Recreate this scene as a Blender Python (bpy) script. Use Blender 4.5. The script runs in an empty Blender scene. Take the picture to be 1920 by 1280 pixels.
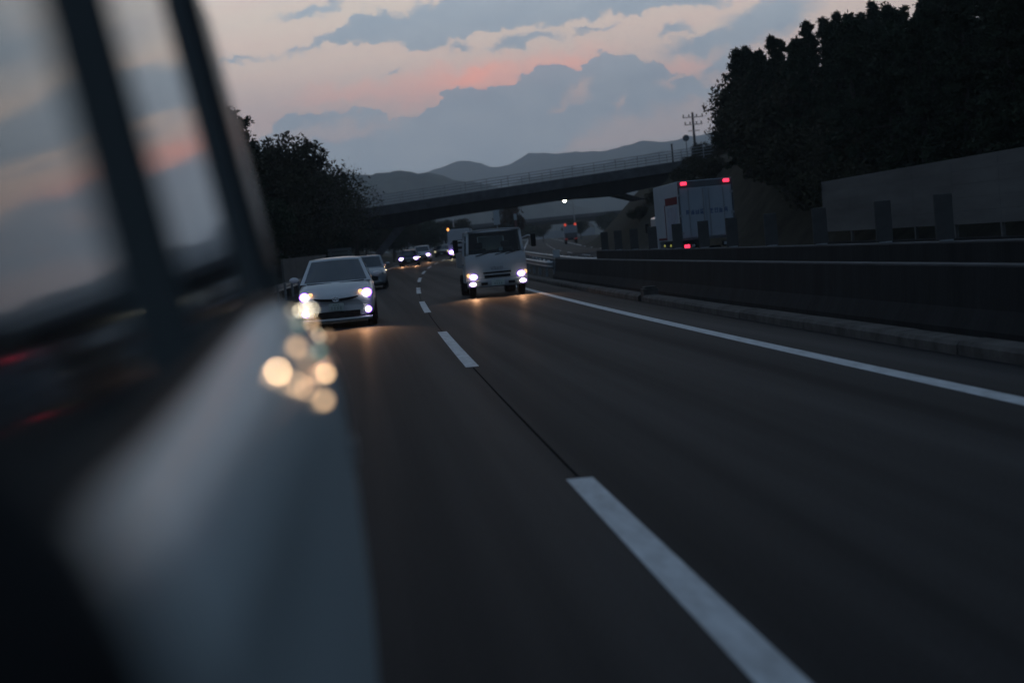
import bpy, math, random
from mathutils import Vector, Matrix
R = math.radians
rnd = random.Random(7)
S = bpy.context.scene
COL = S.collection

# ------------------------------------------------------------------ camera
H = 1.5
F_PX = 3100.0                       # focal length in pixels of a 1920 px wide frame
roll, pitch, yaw = R(5.0), math.atan(179 / F_PX), math.atan(281 / F_PX)
fw = Vector((math.sin(yaw) * math.cos(pitch), math.cos(yaw) * math.cos(pitch), -math.sin(pitch)))
r0 = Vector((math.cos(yaw), -math.sin(yaw), 0)); u0 = r0.cross(fw)
ci = math.cos(roll) * r0 - math.sin(roll) * u0
cj = math.sin(roll) * r0 + math.cos(roll) * u0
cam = bpy.data.cameras.new('camera'); camo = bpy.data.objects.new('camera', cam); COL.objects.link(camo)
cam.sensor_width = 36.0; cam.lens = 36.0 * F_PX / 1920
cam.clip_start = 0.02; cam.clip_end = 30000
camo.matrix_world = Matrix(((ci.x, cj.x, -fw.x, 0), (ci.y, cj.y, -fw.y, 0), (ci.z, cj.z, -fw.z, H), (0, 0, 0, 1)))
cam.dof.use_dof = True; cam.dof.focus_distance = 30.0
cam.dof.aperture_fstop = 1.6; cam.dof.aperture_blades = 0
S.camera = camo
S.view_settings.view_transform = 'Standard'; S.view_settings.look = 'None'
S.view_settings.exposure = 0.0; S.view_settings.gamma = 1.0
S.render.engine = 'CYCLES'
try:
    S.cycles.use_denoising = True
    S.cycles.denoiser = 'OPENIMAGEDENOISE'
except Exception:
    pass
S.cycles.max_bounces = 6; S.cycles.transparent_max_bounces = 16
S.cycles.sample_clamp_indirect = 6.0
S.cycles.volume_bounces = 1


def pix_dir(x, y):
    d = fw * F_PX + ci * (x - 960) + cj * (640 - y)
    return d.normalized()


def azel(x, y):
    d = pix_dir(x, y)
    return math.degrees(math.atan2(d.x, d.y)), math.degrees(math.asin(d.z))


# ------------------------------------------------------------------ sky (world)
W = bpy.data.worlds.new('World'); S.world = W; W.use_nodes = True
nt = W.node_tree; nt.nodes.clear(); N = nt.nodes; L = nt.links


def nd(t, **k):
    n = N.new(t)
    for a, b in k.items(): setattr(n, a, b)
    return n


def setin(sock, v):
    if hasattr(v, 'links') or isinstance(v, bpy.types.NodeSocket): L.new(v, sock)
    else: sock.default_value = v


def mth(op, a, b=0.0, c=0.0, clamp=False):
    n = nd('ShaderNodeMath', operation=op, use_clamp=clamp)
    setin(n.inputs[0], a); setin(n.inputs[1], b); setin(n.inputs[2], c)
    return n.outputs[0]


def sstep(v, lo, hi):
    n = nd('ShaderNodeMapRange', interpolation_type='SMOOTHSTEP')
    setin(n.inputs['Value'], v); n.inputs['From Min'].default_value = lo; n.inputs['From Max'].default_value = hi
    return n.outputs['Result']


def mixc(f, a, b):
    n = nd('ShaderNodeMix', data_type='RGBA')
    setin(n.inputs[0], f); setin(n.inputs[6], a); setin(n.inputs[7], b)
    return n.outputs[2]


def lin(r, g, b):
    f = lambda c: (c / 255 / 12.92 if c / 255 <= .04045 else ((c / 255 + .055) / 1.055) ** 2.4)
    return (f(r), f(g), f(b), 1.0)


tc = nd('ShaderNodeTexCoord'); sp = nd('ShaderNodeSeparateXYZ'); L.new(tc.outputs['Generated'], sp.inputs[0])
az0 = mth('MULTIPLY', mth('ARCTAN2', sp.outputs[0], sp.outputs[1]), 180 / math.pi)
el0 = mth('MULTIPLY', mth('ARCSINE', sp.outputs[2]), 180 / math.pi)


def noise2(a, e, sx, sy, detail=6.0, rough=.55, off=0.0):
    c = nd('ShaderNodeCombineXYZ'); setin(c.inputs[0], mth('MULTIPLY', a, sx)); setin(c.inputs[1], mth('MULTIPLY', e, sy))
    c.inputs[2].default_value = off
    n = nd('ShaderNodeTexNoise'); L.new(c.outputs[0], n.inputs['Vector'])
    n.inputs['Scale'].default_value = 1.0; n.inputs['Detail'].default_value = detail; n.inputs['Roughness'].default_value = rough
    return mth('SUBTRACT', n.outputs['Fac'], .5)


wa = noise2(az0, el0, .9, 1.3, 6, .6, 1.7); we = noise2(az0, el0, .9, 1.3, 6, .6, 9.3)
wa2 = noise2(az0, el0, 3.4, 4.6, 7, .68, 5.7); we2 = noise2(az0, el0, 3.4, 4.6, 7, .68, 12.3)
az = mth('ADD', az0, mth('ADD', mth('MULTIPLY', wa, .9), mth('MULTIPLY', wa2, .6))); el = mth('ADD', el0, mth('ADD', mth('MULTIPLY', we, .6), mth('MULTIPLY', we2, .55)))

cv_ = nd('ShaderNodeCombineXYZ'); setin(cv_.inputs[0], mth('MULTIPLY', az, 1.25)); setin(cv_.inputs[1], mth('MULTIPLY', el, 1.9))
vo = nd('ShaderNodeTexVoronoi'); L.new(cv_.outputs[0], vo.inputs['Vector']); vo.inputs['Scale'].default_value = 1.0; vo.inputs['Detail'].default_value = 2.0; vo.inputs['Roughness'].default_value = .5
el = mth('ADD', el, mth('MULTIPLY', mth('SUBTRACT', vo.outputs['Distance'], .5), .42))
AZ0, AZ1, EL1 = -12.0, 24.0, 16.0


def curve_el(pts):
    """pixel polyline -> elevation of the outline as a function of azimuth"""
    q = sorted(azel(*p) for p in pts)
    n = nd('ShaderNodeFloatCurve'); c = n.mapping.curves[0]
    n.mapping.use_clip = True
    P = [((a - AZ0) / (AZ1 - AZ0), e / EL1) for a, e in q]
    P = [(0.0, P[0][1])] + [p for p in P if 0.002 < p[0] < .998] + [(1.0, P[-1][1])]
    while len(c.points) < len(P): c.points.new(.5, .5)
    for i, p in enumerate(P):
        c.points[i].location = p; c.points[i].handle_type = 'VECTOR'
    n.mapping.update()
    L.new(mth('DIVIDE', mth('SUBTRACT', az, AZ0), AZ1 - AZ0, clamp=True), n.inputs['Value'])
    return mth('MULTIPLY', n.outputs[0], EL1)


def band(top, bot, st=.16, sb=.3):
    t = sstep(mth('SUBTRACT', curve_el(top), el), -st, st)
    if bot is None: return t
    b = sstep(mth('SUBTRACT', el, curve_el(bot)), -sb, sb)
    return mth('MULTIPLY', t, b)


def blob(x, y, w, h, rot=0.0, soft=.5):
    a, e = azel(x, y); w /= 54; h /= 54
    da = mth('SUBTRACT', az, a); de = mth('SUBTRACT', el, e); c, s = math.cos(R(rot)), math.sin(R(rot))
    u = mth('DIVIDE', mth('ADD', mth('MULTIPLY', da, c), mth('MULTIPLY', de, s)), w)
    v = mth('DIVIDE', mth('SUBTRACT', mth('MULTIPLY', de, c), mth('MULTIPLY', da, s)), h)
    d = mth('SQRT', mth('ADD', mth('MULTIPLY', u, u), mth('MULTIPLY', v, v)))
    return sstep(d, 1 + soft, 1 - soft)


# clear sky by elevation: grey rose at the skyline, salmon, cream, then slate overhead
ramp = nd('ShaderNodeValToRGB'); cr = ramp.color_ramp
stops = [(-1, (108, 112, 120)), (0.5, (126, 128, 135)), (2.2, (143, 141, 144)), (3.6, (162, 149, 147)), (5.0, (180, 158, 151)), (6.6, (192, 173, 160)),
         (8.5, (184, 172, 160)), (12, (160, 162, 162)), (20, (94, 106, 118)), (45, (58, 71, 86)), (90, (46, 58, 72))]
while len(cr.elements) < len(stops): cr.elements.new(.5)
for e_, (deg, c) in zip(cr.elements, stops):
    e_.position = (deg + 1) / 91; e_.color = lin(*c)
L.new(mth('DIVIDE', mth('ADD', el0, 1.0), 91.0, clamp=True), ramp.inputs[0])
clear = ramp.outputs[0]
streak = noise2(az0, mth('SUBTRACT', el0, mth('MULTIPLY', az0, .1)), .22, 1.6, 5, .6, 4.0)
clear = mixc(mth('MULTIPLY', mth('MULTIPLY', sstep(streak, -.12, .2), sstep(el0, 16, 9)), .16), clear, lin(205, 160, 146))
# the last lit strip of the sunset
glow = mth('ADD', blob(900, 140, 150, 26, 4, .95), mth('MULTIPLY', blob(880, 133, 45, 9, 8, .8), .7))
glow = mth('ADD', glow, mth('MULTIPLY', blob(640, 165, 80, 14, 4, .95), .45))
glow = mth('ADD', glow, mth('MULTIPLY', blob(1080, 112, 60, 26, 6, .95), .6))
glow = mth('ADD', glow, mth('MULTIPLY', blob(1280, 118, 60, 12, 6, .95), .5))
clear = mixc(mth('MULTIPLY', glow, .62, clamp=True), clear, lin(240, 158, 134))

bank = band([(300, 330), (430, 300), (500, 232), (535, 214), (620, 201), (715, 194), (728, 213), (745, 213), (800, 196), (826, 190), (834, 164),
             (870, 155), (935, 151), (970, 130), (1000, 120), (1030, 114), (1052, 116), (1078, 128), (1090, 108), (1108, 93), (1150, 89),
             (1200, 104), (1238, 107), (1250, 124), (1300, 138), (1350, 150), (1450, 165), (1700, 200)], None, .05)
low = band([(400, 420), (900, 400), (1020, 300), (1080, 250), (1150, 214), (1250, 196), (1340, 168), (1420, 160), (1600, 150)], None, .35)
bank = mth('MULTIPLY', bank, mth('SUBTRACT', 1.0, mth('MULTIPLY', low, .75)))
gap = blob(620, 240, 110, 14, 2, .8)
bank = mth('MULTIPLY', bank, mth('SUBTRACT', 1.0, mth('MULTIPLY', gap, .6)))
gap2 = mth('ADD', blob(1085, 160, 26, 12, 20, .7), blob(1045, 190, 18, 7, 20, .7))
gap2 = mth('ADD', gap2, blob(1265, 140, 26, 6, 15, .7)); gap2 = mth('ADD', gap2, blob(1160, 185, 14, 5, 45, .7))
bank = mth('MULTIPLY', bank, mth('SUBTRACT', 1.0, mth('MULTIPLY', gap2, .8, clamp=True)))
upper = band([(540, 90), (575, 74), (605, 62), (650, 42), (680, 10), (740, 16), (790, 4), (830, -20), (950, -60), (1300, -60), (1500, -60)],
             [(540, 92), (580, 84), (660, 66), (720, 72), (772, 86), (812, 80), (850, 66), (905, 50), (1000, 36), (1100, 27), (1200, 12), (1320, -4), (1500, -40)], .12, .12)
small = blob(985, 66, 62, 11, 6, .5)
for b in ((858, 80, 20, 8, 12, .6), (545, 83, 10, 6, 8, .6), (735, 121, 16, 4, 14, .7), (1115, 46, 36, 5, 12, .7), (1262, 46, 26, 9, 12, .6),
          (1420, 36, 110, 34, 17, .4), (1310, 72, 60, 16, 8, .6), (1350, 118, 34, 16, 30, .6), (590, 5, 60, 8, 8, .7), (440, 104, 40, 5, 3, .8)):
    small = mth('ADD', small, blob(*b))
# everything outside the framed strip of sky: broken evening cloud
wild = sstep(noise2(az0, el0, .10, .22, 7, .58, 3.1), -.06, .14)
wild = mth('MULTIPLY', wild, sstep(el0, 8.3, 10.5))
side = mth('MULTIPLY', sstep(noise2(az0, el0, .12, .5, 6, .55, 6.1), -.05, .15), mth('ADD', sstep(az0, 15, 19), sstep(az0, -8, -11)))
cov = mth('MAXIMUM', mth('MAXIMUM', bank, upper), mth('MAXIMUM', small, mth('MAXIMUM', wild, mth('MULTIPLY', side, sstep(el0, .5, 3)))))
cov = mth('MINIMUM', cov, 1.0)
cn = sstep(noise2(az0, el0, .5, .9, 5, .6, 2.2), -.3, .3)
ccol = mixc(cn, lin(112, 131, 146), lin(130, 144, 155))
ccol = mixc(sstep(el0, 3.5, 0.2), ccol, lin(118, 132, 146))
ccol = mixc(sstep(el0, 10, 40), ccol, lin(48, 61, 79))
paint = mixc(mth('MULTIPLY', cov, .93), clear, ccol)
east = mixc(sstep(noise2(az0, el0, .03, .1, 6, .6, 7.7), -.15, .15), lin(45, 56, 69), lin(63, 75, 89))
paint = mixc(sstep(mth('ABSOLUTE', az0), 32, 75), paint, east)
lift = mth('MULTIPLY', sstep(mth('ABSOLUTE', az0), 40, 25), sstep(el0, 20, 11))
mu_ = nd('ShaderNodeMix', data_type='RGBA', blend_type='MULTIPLY'); L.new(lift, mu_.inputs[0]); L.new(paint, mu_.inputs[6]); mu_.inputs[7].default_value = (1.22, 1.20, 1.17, 1)
paint = mu_.outputs[2]
nish = nd('ShaderNodeTexSky', sky_type='NISHITA'); nish.sun_disc = False
nish.sun_elevation = R(0.5); nish.sun_rotation = R(6); nish.air_density = 1.5; nish.dust_density = 3.0
add = nd('ShaderNodeMix', data_type='RGBA', blend_type='ADD'); add.inputs[0].default_value = .006
L.new(paint, add.inputs[6]); L.new(nish.outputs[0], add.inputs[7])
bg = nd('ShaderNodeBackground'); out = nd('ShaderNodeOutputWorld')
L.new(add.outputs[2], bg.inputs[0]); bg.inputs[1].default_value = 2.5
L.new(bg.outputs[0], out.inputs[0])


# ------------------------------------------------------------------ helpers
def curve(Y):                       # the motorway bends gently to the right
    k = .00027
    if Y < 0: return 0.0
    return k * Y * Y if Y < 200 else k * 200 * 200 + 2 * k * 200 * (Y - 200)


def rise(Y): return 0.0 if Y < 70 else (.0062 * (Y - 70) if Y < 500 else .0062 * 430)


def heading(Y): return math.atan(2 * .00027 * max(0, min(Y, 200)))


def sm(t):
    t = max(0, min(1, t)); return t * t * (3 - 2 * t)


def rd(rel, Y, z=0.0): return Vector((rel + curve(Y), Y, rise(Y) + z))


MATS = {}


def mat(name, color, rough=.6, metal=0.0, spec=.5, var=0.0, scale=4.0, bump=0.0, coat=0.0, stretch=(1, 1, 1), emit=None, estr=0.0, alpha=1.0):
    if name in MATS: return MATS[name]
    m = bpy.data.materials.new(name); m.use_nodes = True; t = m.node_tree; b = t.nodes['Principled BSDF']
    b.inputs['Base Color'].default_value = (*color, 1); b.inputs['Roughness'].default_value = rough
    b.inputs['Metallic'].default_value = metal; b.inputs['Specular IOR Level'].default_value = spec
    b.inputs['Coat Weight'].default_value = coat; b.inputs['Coat Roughness'].default_value = .04
    if emit:
        b.inputs['Emission Color'].default_value = (*emit, 1); b.inputs['Emission Strength'].default_value = estr
    if var or bump:
        c = t.nodes.new('ShaderNodeTexCoord'); mp = t.nodes.new('ShaderNodeMapping'); mp.inputs['Scale'].default_value = stretch
        t.links.new(c.outputs['Object'], mp.inputs['Vector'])
        n = t.nodes.new('ShaderNodeTexNoise'); n.inputs['Scale'].default_value = scale; n.inputs['Detail'].default_value = 8
        n.inputs['Roughness'].default_value = .65; t.links.new(mp.outputs[0], n.inputs['Vector'])
        if var:
            r = t.nodes.new('ShaderNodeValToRGB')
            r.color_ramp.elements[0].position = .3; r.color_ramp.elements[1].position = .72
            r.color_ramp.elements[0].color = (*[max(0, x * (1 - var)) for x in color], 1)
            r.color_ramp.elements[1].color = (*[min(1, x * (1 + var)) for x in color], 1)
            t.links.new(n.outputs['Fac'], r.inputs[0]); t.links.new(r.outputs[0], b.inputs['Base Color'])
        if bump:
            bp = t.nodes.new('ShaderNodeBump'); bp.inputs['Strength'].default_value = bump; bp.inputs['Distance'].default_value = .02
            n2 = t.nodes.new('ShaderNodeTexNoise'); n2.inputs['Scale'].default_value = scale * 12; n2.inputs['Detail'].default_value = 4
            t.links.new(mp.outputs[0], n2.inputs['Vector'])
            t.links.new(n2.outputs['Fac'], bp.inputs['Height']); t.links.new(bp.outputs[0], b.inputs['Normal'])
    MATS[name] = m
    return m


class MB:
    def __init__(s): s.v = []; s.f = []; s.sm = []

    def add(s, vs, fs, smooth=False):
        o = len(s.v); s.v += [tuple(v) for v in vs]
        for f in fs: s.f.append([i + o for i in f]); s.sm.append(smooth)
        return s

    def box(s, c, d, rz=0.0, taper=1.0, rx=0.0):
        x, y, z = d[0] / 2, d[1] / 2, d[2] / 2; M = Matrix.Rotation(rz, 3, 'Z') @ Matrix.Rotation(rx, 3, 'X'); c = Vector(c)
        vs = [Vector((sx * x * (taper if sz > 0 else 1), sy * y * (taper if sz > 0 else 1), sz * z)) for sz in (-1, 1) for sx, sy in ((-1, -1), (1, -1), (1, 1), (-1, 1))]
        return s.add([M @ v + c for v in vs], [[3, 2, 1, 0], [4, 5, 6, 7], [0, 1, 5, 4], [1, 2, 6, 5], [2, 3, 7, 6], [3, 0, 4, 7]])

    def tube(s, pts, rad, n=8, cap=True):
        pts = [Vector(p) for p in pts]
        if not isinstance(rad, (list, tuple)): rad = [rad] * len(pts)
        vs = []
        for i, p in enumerate(pts):
            d = (pts[min(i + 1, len(pts) - 1)] - pts[max(i - 1, 0)]).normalized()
            a = d.orthogonal().normalized() if abs(d.z) > .9 else d.cross(Vector((0, 0, 1))).normalized(); b = d.cross(a)
            for k in range(n):
                t = 2 * math.pi * k / n; vs.append(p + (a * math.cos(t) + b * math.sin(t)) * rad[i])
        fs = [[i * n + k, i * n + (k + 1) % n, (i + 1) * n + (k + 1) % n, (i + 1) * n + k] for i in range(len(pts) - 1) for k in range(n)]
        s.add(vs, fs, True)
        if cap: s.add([vs[k] for k in range(n)], [list(range(n))[::-1]]); s.add(vs[-n:], [list(range(n))])
        return s

    def ell(s, c, r, nu=14, nv=8, M=None):
        c = Vector(c); M = M or Matrix.Identity(3)
        vs = []
        for j in range(nv + 1):
            p = math.pi * j / nv
            for k in range(nu):
                t = 2 * math.pi * k / nu
                vs.append(c + M @ Vector((r[0] * math.sin(p) * math.cos(t), r[1] * math.sin(p) * math.sin(t), r[2] * math.cos(p))))
        fs = [[j * nu + k, (j + 1) * nu + k, (j + 1) * nu + (k + 1) % nu, j * nu + (k + 1) % nu] for j in range(nv) for k in range(nu)]
        return s.add(vs, fs, True)

    def grid(s, fn, nu, nv, smooth=True):
        vs = [fn(i / nu, j / nv) for j in range(nv + 1) for i in range(nu + 1)]
        fs = [[j * (nu + 1) + i, j * (nu + 1) + i + 1, (j + 1) * (nu + 1) + i + 1, (j + 1) * (nu + 1) + i] for j in range(nv) for i in range(nu)]
        return s.add(vs, fs, smooth)

    def loft(s, rings, closed=True, cap=True, smooth=True):
        n = len(rings[0]); vs = [v for r in rings for v in r]; m = n if closed else n - 1
        fs = [[i * n + k, i * n + (k + 1) % n, (i + 1) * n + (k + 1) % n, (i + 1) * n + k] for i in range(len(rings) - 1) for k in range(m)]
        s.add(vs, fs, smooth)
        if cap: s.add(rings[0], [list(range(n))[::-1]]); s.add(rings[-1], [list(range(n))])
        return s

    def prism(s, poly, y0, y1):      # polygon in x,z extruded along y
        n = len(poly)
        s.add([(x, y0, z) for x, z in poly] + [(x, y1, z) for x, z in poly],
              [[k, (k + 1) % n, n + (k + 1) % n, n + k] for k in range(n)] + [list(range(n))[::-1], list(range(n, 2 * n))])
        return s

    def mesh(s, name, m):
        me = bpy.data.meshes.new(name); me.from_pydata(s.v, [], s.f); me.update()
        for p, k in zip(me.polygons, s.sm): p.use_smooth = k
        if m: me.materials.append(m)
        return me

    def build(s, name, m, parent=None, bevel=0.0, sub=0):
        o = bpy.data.objects.new(name, s.mesh(name, m)); COL.objects.link(o)
        if parent: o.parent = parent
        if bevel:
            b = o.modifiers.new('bevel', 'BEVEL'); b.width = bevel; b.segments = 2; b.limit_method = 'ANGLE'
        if sub:
            b = o.modifiers.new('subd', 'SUBSURF'); b.levels = sub; b.render_levels = sub
        return o


def tag(o, label, cat, group=None, kind=None):
    if label: o['label'] = label
    if cat: o['category'] = cat
    if group: o['group'] = group
    if kind: o['kind'] = kind
    return o


def thing(name, label, cat, loc=(0, 0, 0), rz=0.0, group=None):
    o = bpy.data.objects.new(name, None); COL.objects.link(o); o.location = loc; o.rotation_euler = (0, 0, rz)
    o.empty_display_size = .2
    return tag(o, label, cat, group)


def struct(o): o['kind'] = 'structure'; return o


def copy_tree(o, parent=None):
    c = o.copy(); COL.objects.link(c)
    if parent: c.parent = parent
    for ch in list(o.children): copy_tree(ch, c)
    return c


# ------------------------------------------------------------------ materials
ASPH = mat('asphalt', (.0095, .0118, .0158), .80, spec=.07, coat=.08, var=.25, scale=.9, bump=.05, stretch=(1, .12, 1))
PAINT = mat('road_paint', (.50, .54, .57), .6, var=.3, scale=9, stretch=(1, .25, 1))
CONC = mat('weathered_concrete', (.09, .094, .10), .85, spec=.2, var=.35, scale=1.3, bump=.3)
CONCD = mat('sooty_concrete', (.022, .024, .026), .9, spec=.1, var=.4, scale=1.6, bump=.3, stretch=(1, 1, .14))
CONCK = mat('kerb_concrete', (.10, .095, .09), .9, spec=.1, var=.5, scale=2.2, bump=.4)
GALV = mat('galvanised_steel', (.32, .34, .36), .5, .6, var=.2, scale=6)
PLATE = mat('grey_plastic_panel', (.09, .09, .088), .8, spec=.05, var=.2, scale=3)
NOISEW = mat('noise_wall_panel', (.125, .125, .122), .85, spec=.15, var=.3, scale=.7, stretch=(.2, .2, 1.6))
GRASS = mat('dry_slope_grass', (.034, .032, .022), .95, spec=.1, var=.6, scale=.7, bump=.8)
FIELD = mat('far_fields', (.05, .055, .04), .95, spec=.05, var=.5, scale=.01)
FOREST = mat('hill_forest', (.04, .052, .04), .95, spec=.05, var=.75, scale=.03)
BARK = mat('bark', (.05, .042, .035), .9, var=.4, scale=8)
LEAF1 = mat('cedar_leaves', (.030, .044, .024), .75, spec=.12, var=.5, scale=.7)
LEAF2 = mat('broad_leaves', (.046, .046, .026), .75, spec=.12, var=.5, scale=.7)
LEAF3 = mat('rusty_leaves', (.075, .042, .024), .75, spec=.12, var=.5, scale=.7)
BLACKP = mat('black_plastic', (.012, .012, .013), .5, spec=.3)
RUBBER = mat('tyre_rubber', (.014, .014, .015), .8, spec=.2, var=.3, scale=20)
RIM = mat('alloy_rim', (.35, .36, .38), .35, .8)
CHROME = mat('chrome', (.75, .77, .8), .08, 1.0)
GLASS = mat('tinted_glass', (.022, .034, .042), .03, spec=1.0)
PLATEW = mat('number_plate', (.48, .55, .52), .5, var=.05, scale=9)
INK = mat('plate_ink', (.28, .36, .33), .6)
WHITE = mat('white_paint', (.52, .55, .58), .38, coat=.5, var=.05, scale=1.5)
PEARL = mat('pearl_paint', (.58, .61, .63), .33, coat=.6, var=.04, scale=1.5)
SILVER = mat('silver_paint', (.30, .34, .38), .34, .25, coat=.8, var=.05, scale=1.2)
BLUEG = mat('slate_paint', (.16, .19, .25), .3, .3, coat=.8)
DARKC = mat('dark_bronze_paint', (.03, .026, .026), .3, .3, coat=.8)
REDM = mat('red_lamp', (.3, .01, .02), .4, emit=(1.0, .035, .085), estr=2.2)
REDF = mat('far_red_lamp', (.3, .02, .01), .4, emit=(1.0, .10, .05), estr=.6)
HIDL = mat('white_headlamp', (.8, .8, .8), .3, emit=(1.0, .93, 1.0), estr=9)
VIOL = mat('violet_fringe_ring', (.3, .2, .5), .3, emit=(.30, .10, 1.0), estr=4)  # lens colour fringe put into a glowing material, not a lamp part
HALO = mat('halogen_headlamp', (.8, .8, .7), .3, emit=(1.0, .86, .62), estr=7)
AMBER = mat('amber_lamp', (.5, .25, .1), .4, emit=(1.0, .52, .22), estr=1.6)
AMBERF = mat('amber_marker', (.5, .2, .05), .4, emit=(1.0, .36, .08), estr=3.0)
STREETL = mat('street_lamp_light', (.8, .8, .6), .4, emit=(1.0, .95, .66), estr=14)

# ------------------------------------------------------------------ ground and road
def ground_z(X, Y):
    rel = X - curve(Y); z = rise(Y) - .08
    g = sm((Y + 40) / 40) * (1 - sm((Y - 168) / 60))
    s0 = 18.0 - 1.1 * sm((Y - 70) / 15); q_ = max(0, min(1, (rel - s0) / (9.5 - 3.0 * sm((Y - 70) / 15))))
    z += 8.2 * (q_ * .75 + sm(q_) * .25) * g
    z += 2.0 * sm((rel - 30) / 25) * g
    if rel > 0: z = rise(Y) - .08 + (z - rise(Y) + .08) * (1 - .2 * sm((Y - 92) / 22))
    gl = sm((Y - 20) / 40) * (1 - sm((Y - 185) / 80))
    z += 4.2 * sm((-rel - 5.0) / 11) * gl
    return z


def frange(a, b, n): return [a + (b - a) * i / n for i in range(n + 1)]


xs = [-4500, -3000, -1500, -500, -200, -100, -60] + frange(-40, 80, 80) + [100, 130, 200, 500, 1500, 3000, 4500]
ys = [-1500, -800, -300, -120] + frange(-60, 260, 106) + [300, 350, 400, 450, 500, 600, 700, 900, 1300, 2500, 4000, 5900]
g = MB()
g.add([(x, y, ground_z(x, y)) for y in ys for x in xs],
      [[j * len(xs) + i, j * len(xs) + i + 1, (j + 1) * len(xs) + i + 1, (j + 1) * len(xs) + i] for j in range(len(ys) - 1) for i in range(len(xs) - 1)], True)
struct(g.build('ground', GRASS))


def strip(r0_, r1_, Y0, Y1, z, n, sag=0.0):
    m = MB()
    def P(u, v):
        Y = Y0 + (Y1 - Y0) * v; return rd(r0_ + (r1_ - r0_) * u, Y, z)
    return m.grid(P, 1, n)


t_ = ASPH.node_tree; b_ = t_.nodes['Principled BSDF']; b_.inputs['Coat Roughness'].default_value = .40; src = b_.inputs['Base Color'].links[0].from_socket
gr = t_.nodes.new('ShaderNodeTexNoise'); gr.inputs['Scale'].default_value = 42; gr.inputs['Detail'].default_value = 3
tk = t_.nodes.new('ShaderNodeTexNoise'); tk.inputs['Scale'].default_value = 1.1; tk.inputs['Detail'].default_value = 5
mp_ = t_.nodes.new('ShaderNodeMapping'); mp_.inputs['Scale'].default_value = (1.4, .012, 1); tc_ = t_.nodes.new('ShaderNodeTexCoord')
t_.links.new(tc_.outputs['Object'], gr.inputs['Vector']); t_.links.new(tc_.outputs['Object'], mp_.inputs['Vector']); t_.links.new(mp_.outputs[0], tk.inputs['Vector'])
for tex, lo_, hi_ in ((gr, .45, 1.55), (tk, .55, 1.45)):
    mr = t_.nodes.new('ShaderNodeMapRange'); mr.inputs['From Min'].default_value = .3; mr.inputs['From Max'].default_value = .7; mr.inputs['To Min'].default_value = lo_; mr.inputs['To Max'].default_value = hi_
    t_.links.new(tex.outputs['Fac'], mr.inputs['Value'])
    mu = t_.nodes.new('ShaderNodeMix'); mu.data_type = 'RGBA'; mu.blend_type = 'MULTIPLY'; mu.inputs[0].default_value = 1
    t_.links.new(src, mu.inputs[6]); t_.links.new(mr.outputs[0], mu.inputs[7]); src = mu.outputs[2]
t_.links.new(src, b_.inputs['Base Color'])
cw = t_.nodes.new('ShaderNodeMapRange'); cw.inputs['From Min'].default_value = .32; cw.inputs['From Max'].default_value = .68; cw.inputs['To Min'].default_value = .015; cw.inputs['To Max'].default_value = .105
t_.links.new(tk.outputs['Fac'], cw.inputs['Value']); t_.links.new(cw.outputs[0], b_.inputs['Coat Weight'])
struct(strip(-4.9, 5.93, -60, 640, 0.0, 160).build('road', ASPH))
struct(strip(1.248, 1.264, -40, 300, .002, 120).build('road_seam', mat('tar_seam', (.0055, .006, .0075), .9, spec=0.0)))
struct(strip(8.9, 17.6, -60, 640, 0.0, 160).build('opposite_road', ASPH))
struct(strip(4.75, 4.95, -40, 600, .004, 160).build('edge_line', PAINT))
struct(strip(-2.55, -2.35, -40, 600, .004, 160).build('edge_line', PAINT))
struct(strip(9.6, 9.8, -40, 600, .004, 160).build('edge_line', PAINT))
struct(strip(16.6, 16.8, -40, 600, .004, 160).build('edge_line', PAINT))
for k in range(-2, 14):
    Y0 = .3 + 20.75 * k
    struct(strip(1.17, 1.34, Y0, Y0 + 10, .0045, 12).build('lane_marking', PAINT))
    struct(strip(13.1, 13.25, Y0 - 6, Y0 + 2, .0045, 12).build('lane_marking', PAINT))

# kerb along the median, with a gap block
def kerb(Y0, Y1):
    m = MB(); n = int((Y1 - Y0) / 2); pr = ((5.93, -.1), (5.93, .10), (5.97, .14), (6.22, .15), (6.28, .12), (6.28, -.1)); st_ = (Y1 - Y0) / n
    for i in range(n):
        j = rnd.uniform(-.008, .008)
        m.loft([[rd(r + j, Y0 + st_ * i + dy, z + j * .6) for r, z in pr] for dy in (.008, st_ - .008)], smooth=False)
    return m


struct(kerb(-40, 36.4).build('kerb', CONCK)); struct(kerb(37.0, 300).build('kerb', CONCK))
dp = MB().box((0, 0, .13), (.34, .42, .3)); dp.box((0, 0, .3), (.26, .34, .05))
o = dp.build('drain_block', CONCK, bevel=.015); o.location = rd(6.15, 36.7); tag(o, 'small pale concrete block in the kerb gap beside the dark median wall', 'block')
struct(strip(6.28, 8.95, -60, 640, .03, 120).build('median_ground', mat('median_soil', (.03, .028, .025), .95, spec=.1, var=.4, scale=2, bump=.5)))


def barrier(name, rel, w0, w1, h, Y0, Y1, m_):
    m = MB(); n = max(2, int((Y1 - Y0) / 3)); rings = []
    for i in range(n + 1):
        Y = Y0 + (Y1 - Y0) * i / n
        rings.append([rd(rel + a, Y, z) for a, z in ((-w0, -.1), (-w0, .12), (-w1, .34), (-w1 * .8, h - .02), (-w1 * .7, h), (w1 * .7, h), (w1 * .8, h - .02), (w1, .34), (w0, .12), (w0, -.1))])
    return m.loft(rings, smooth=False).build(name, m_)


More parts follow.
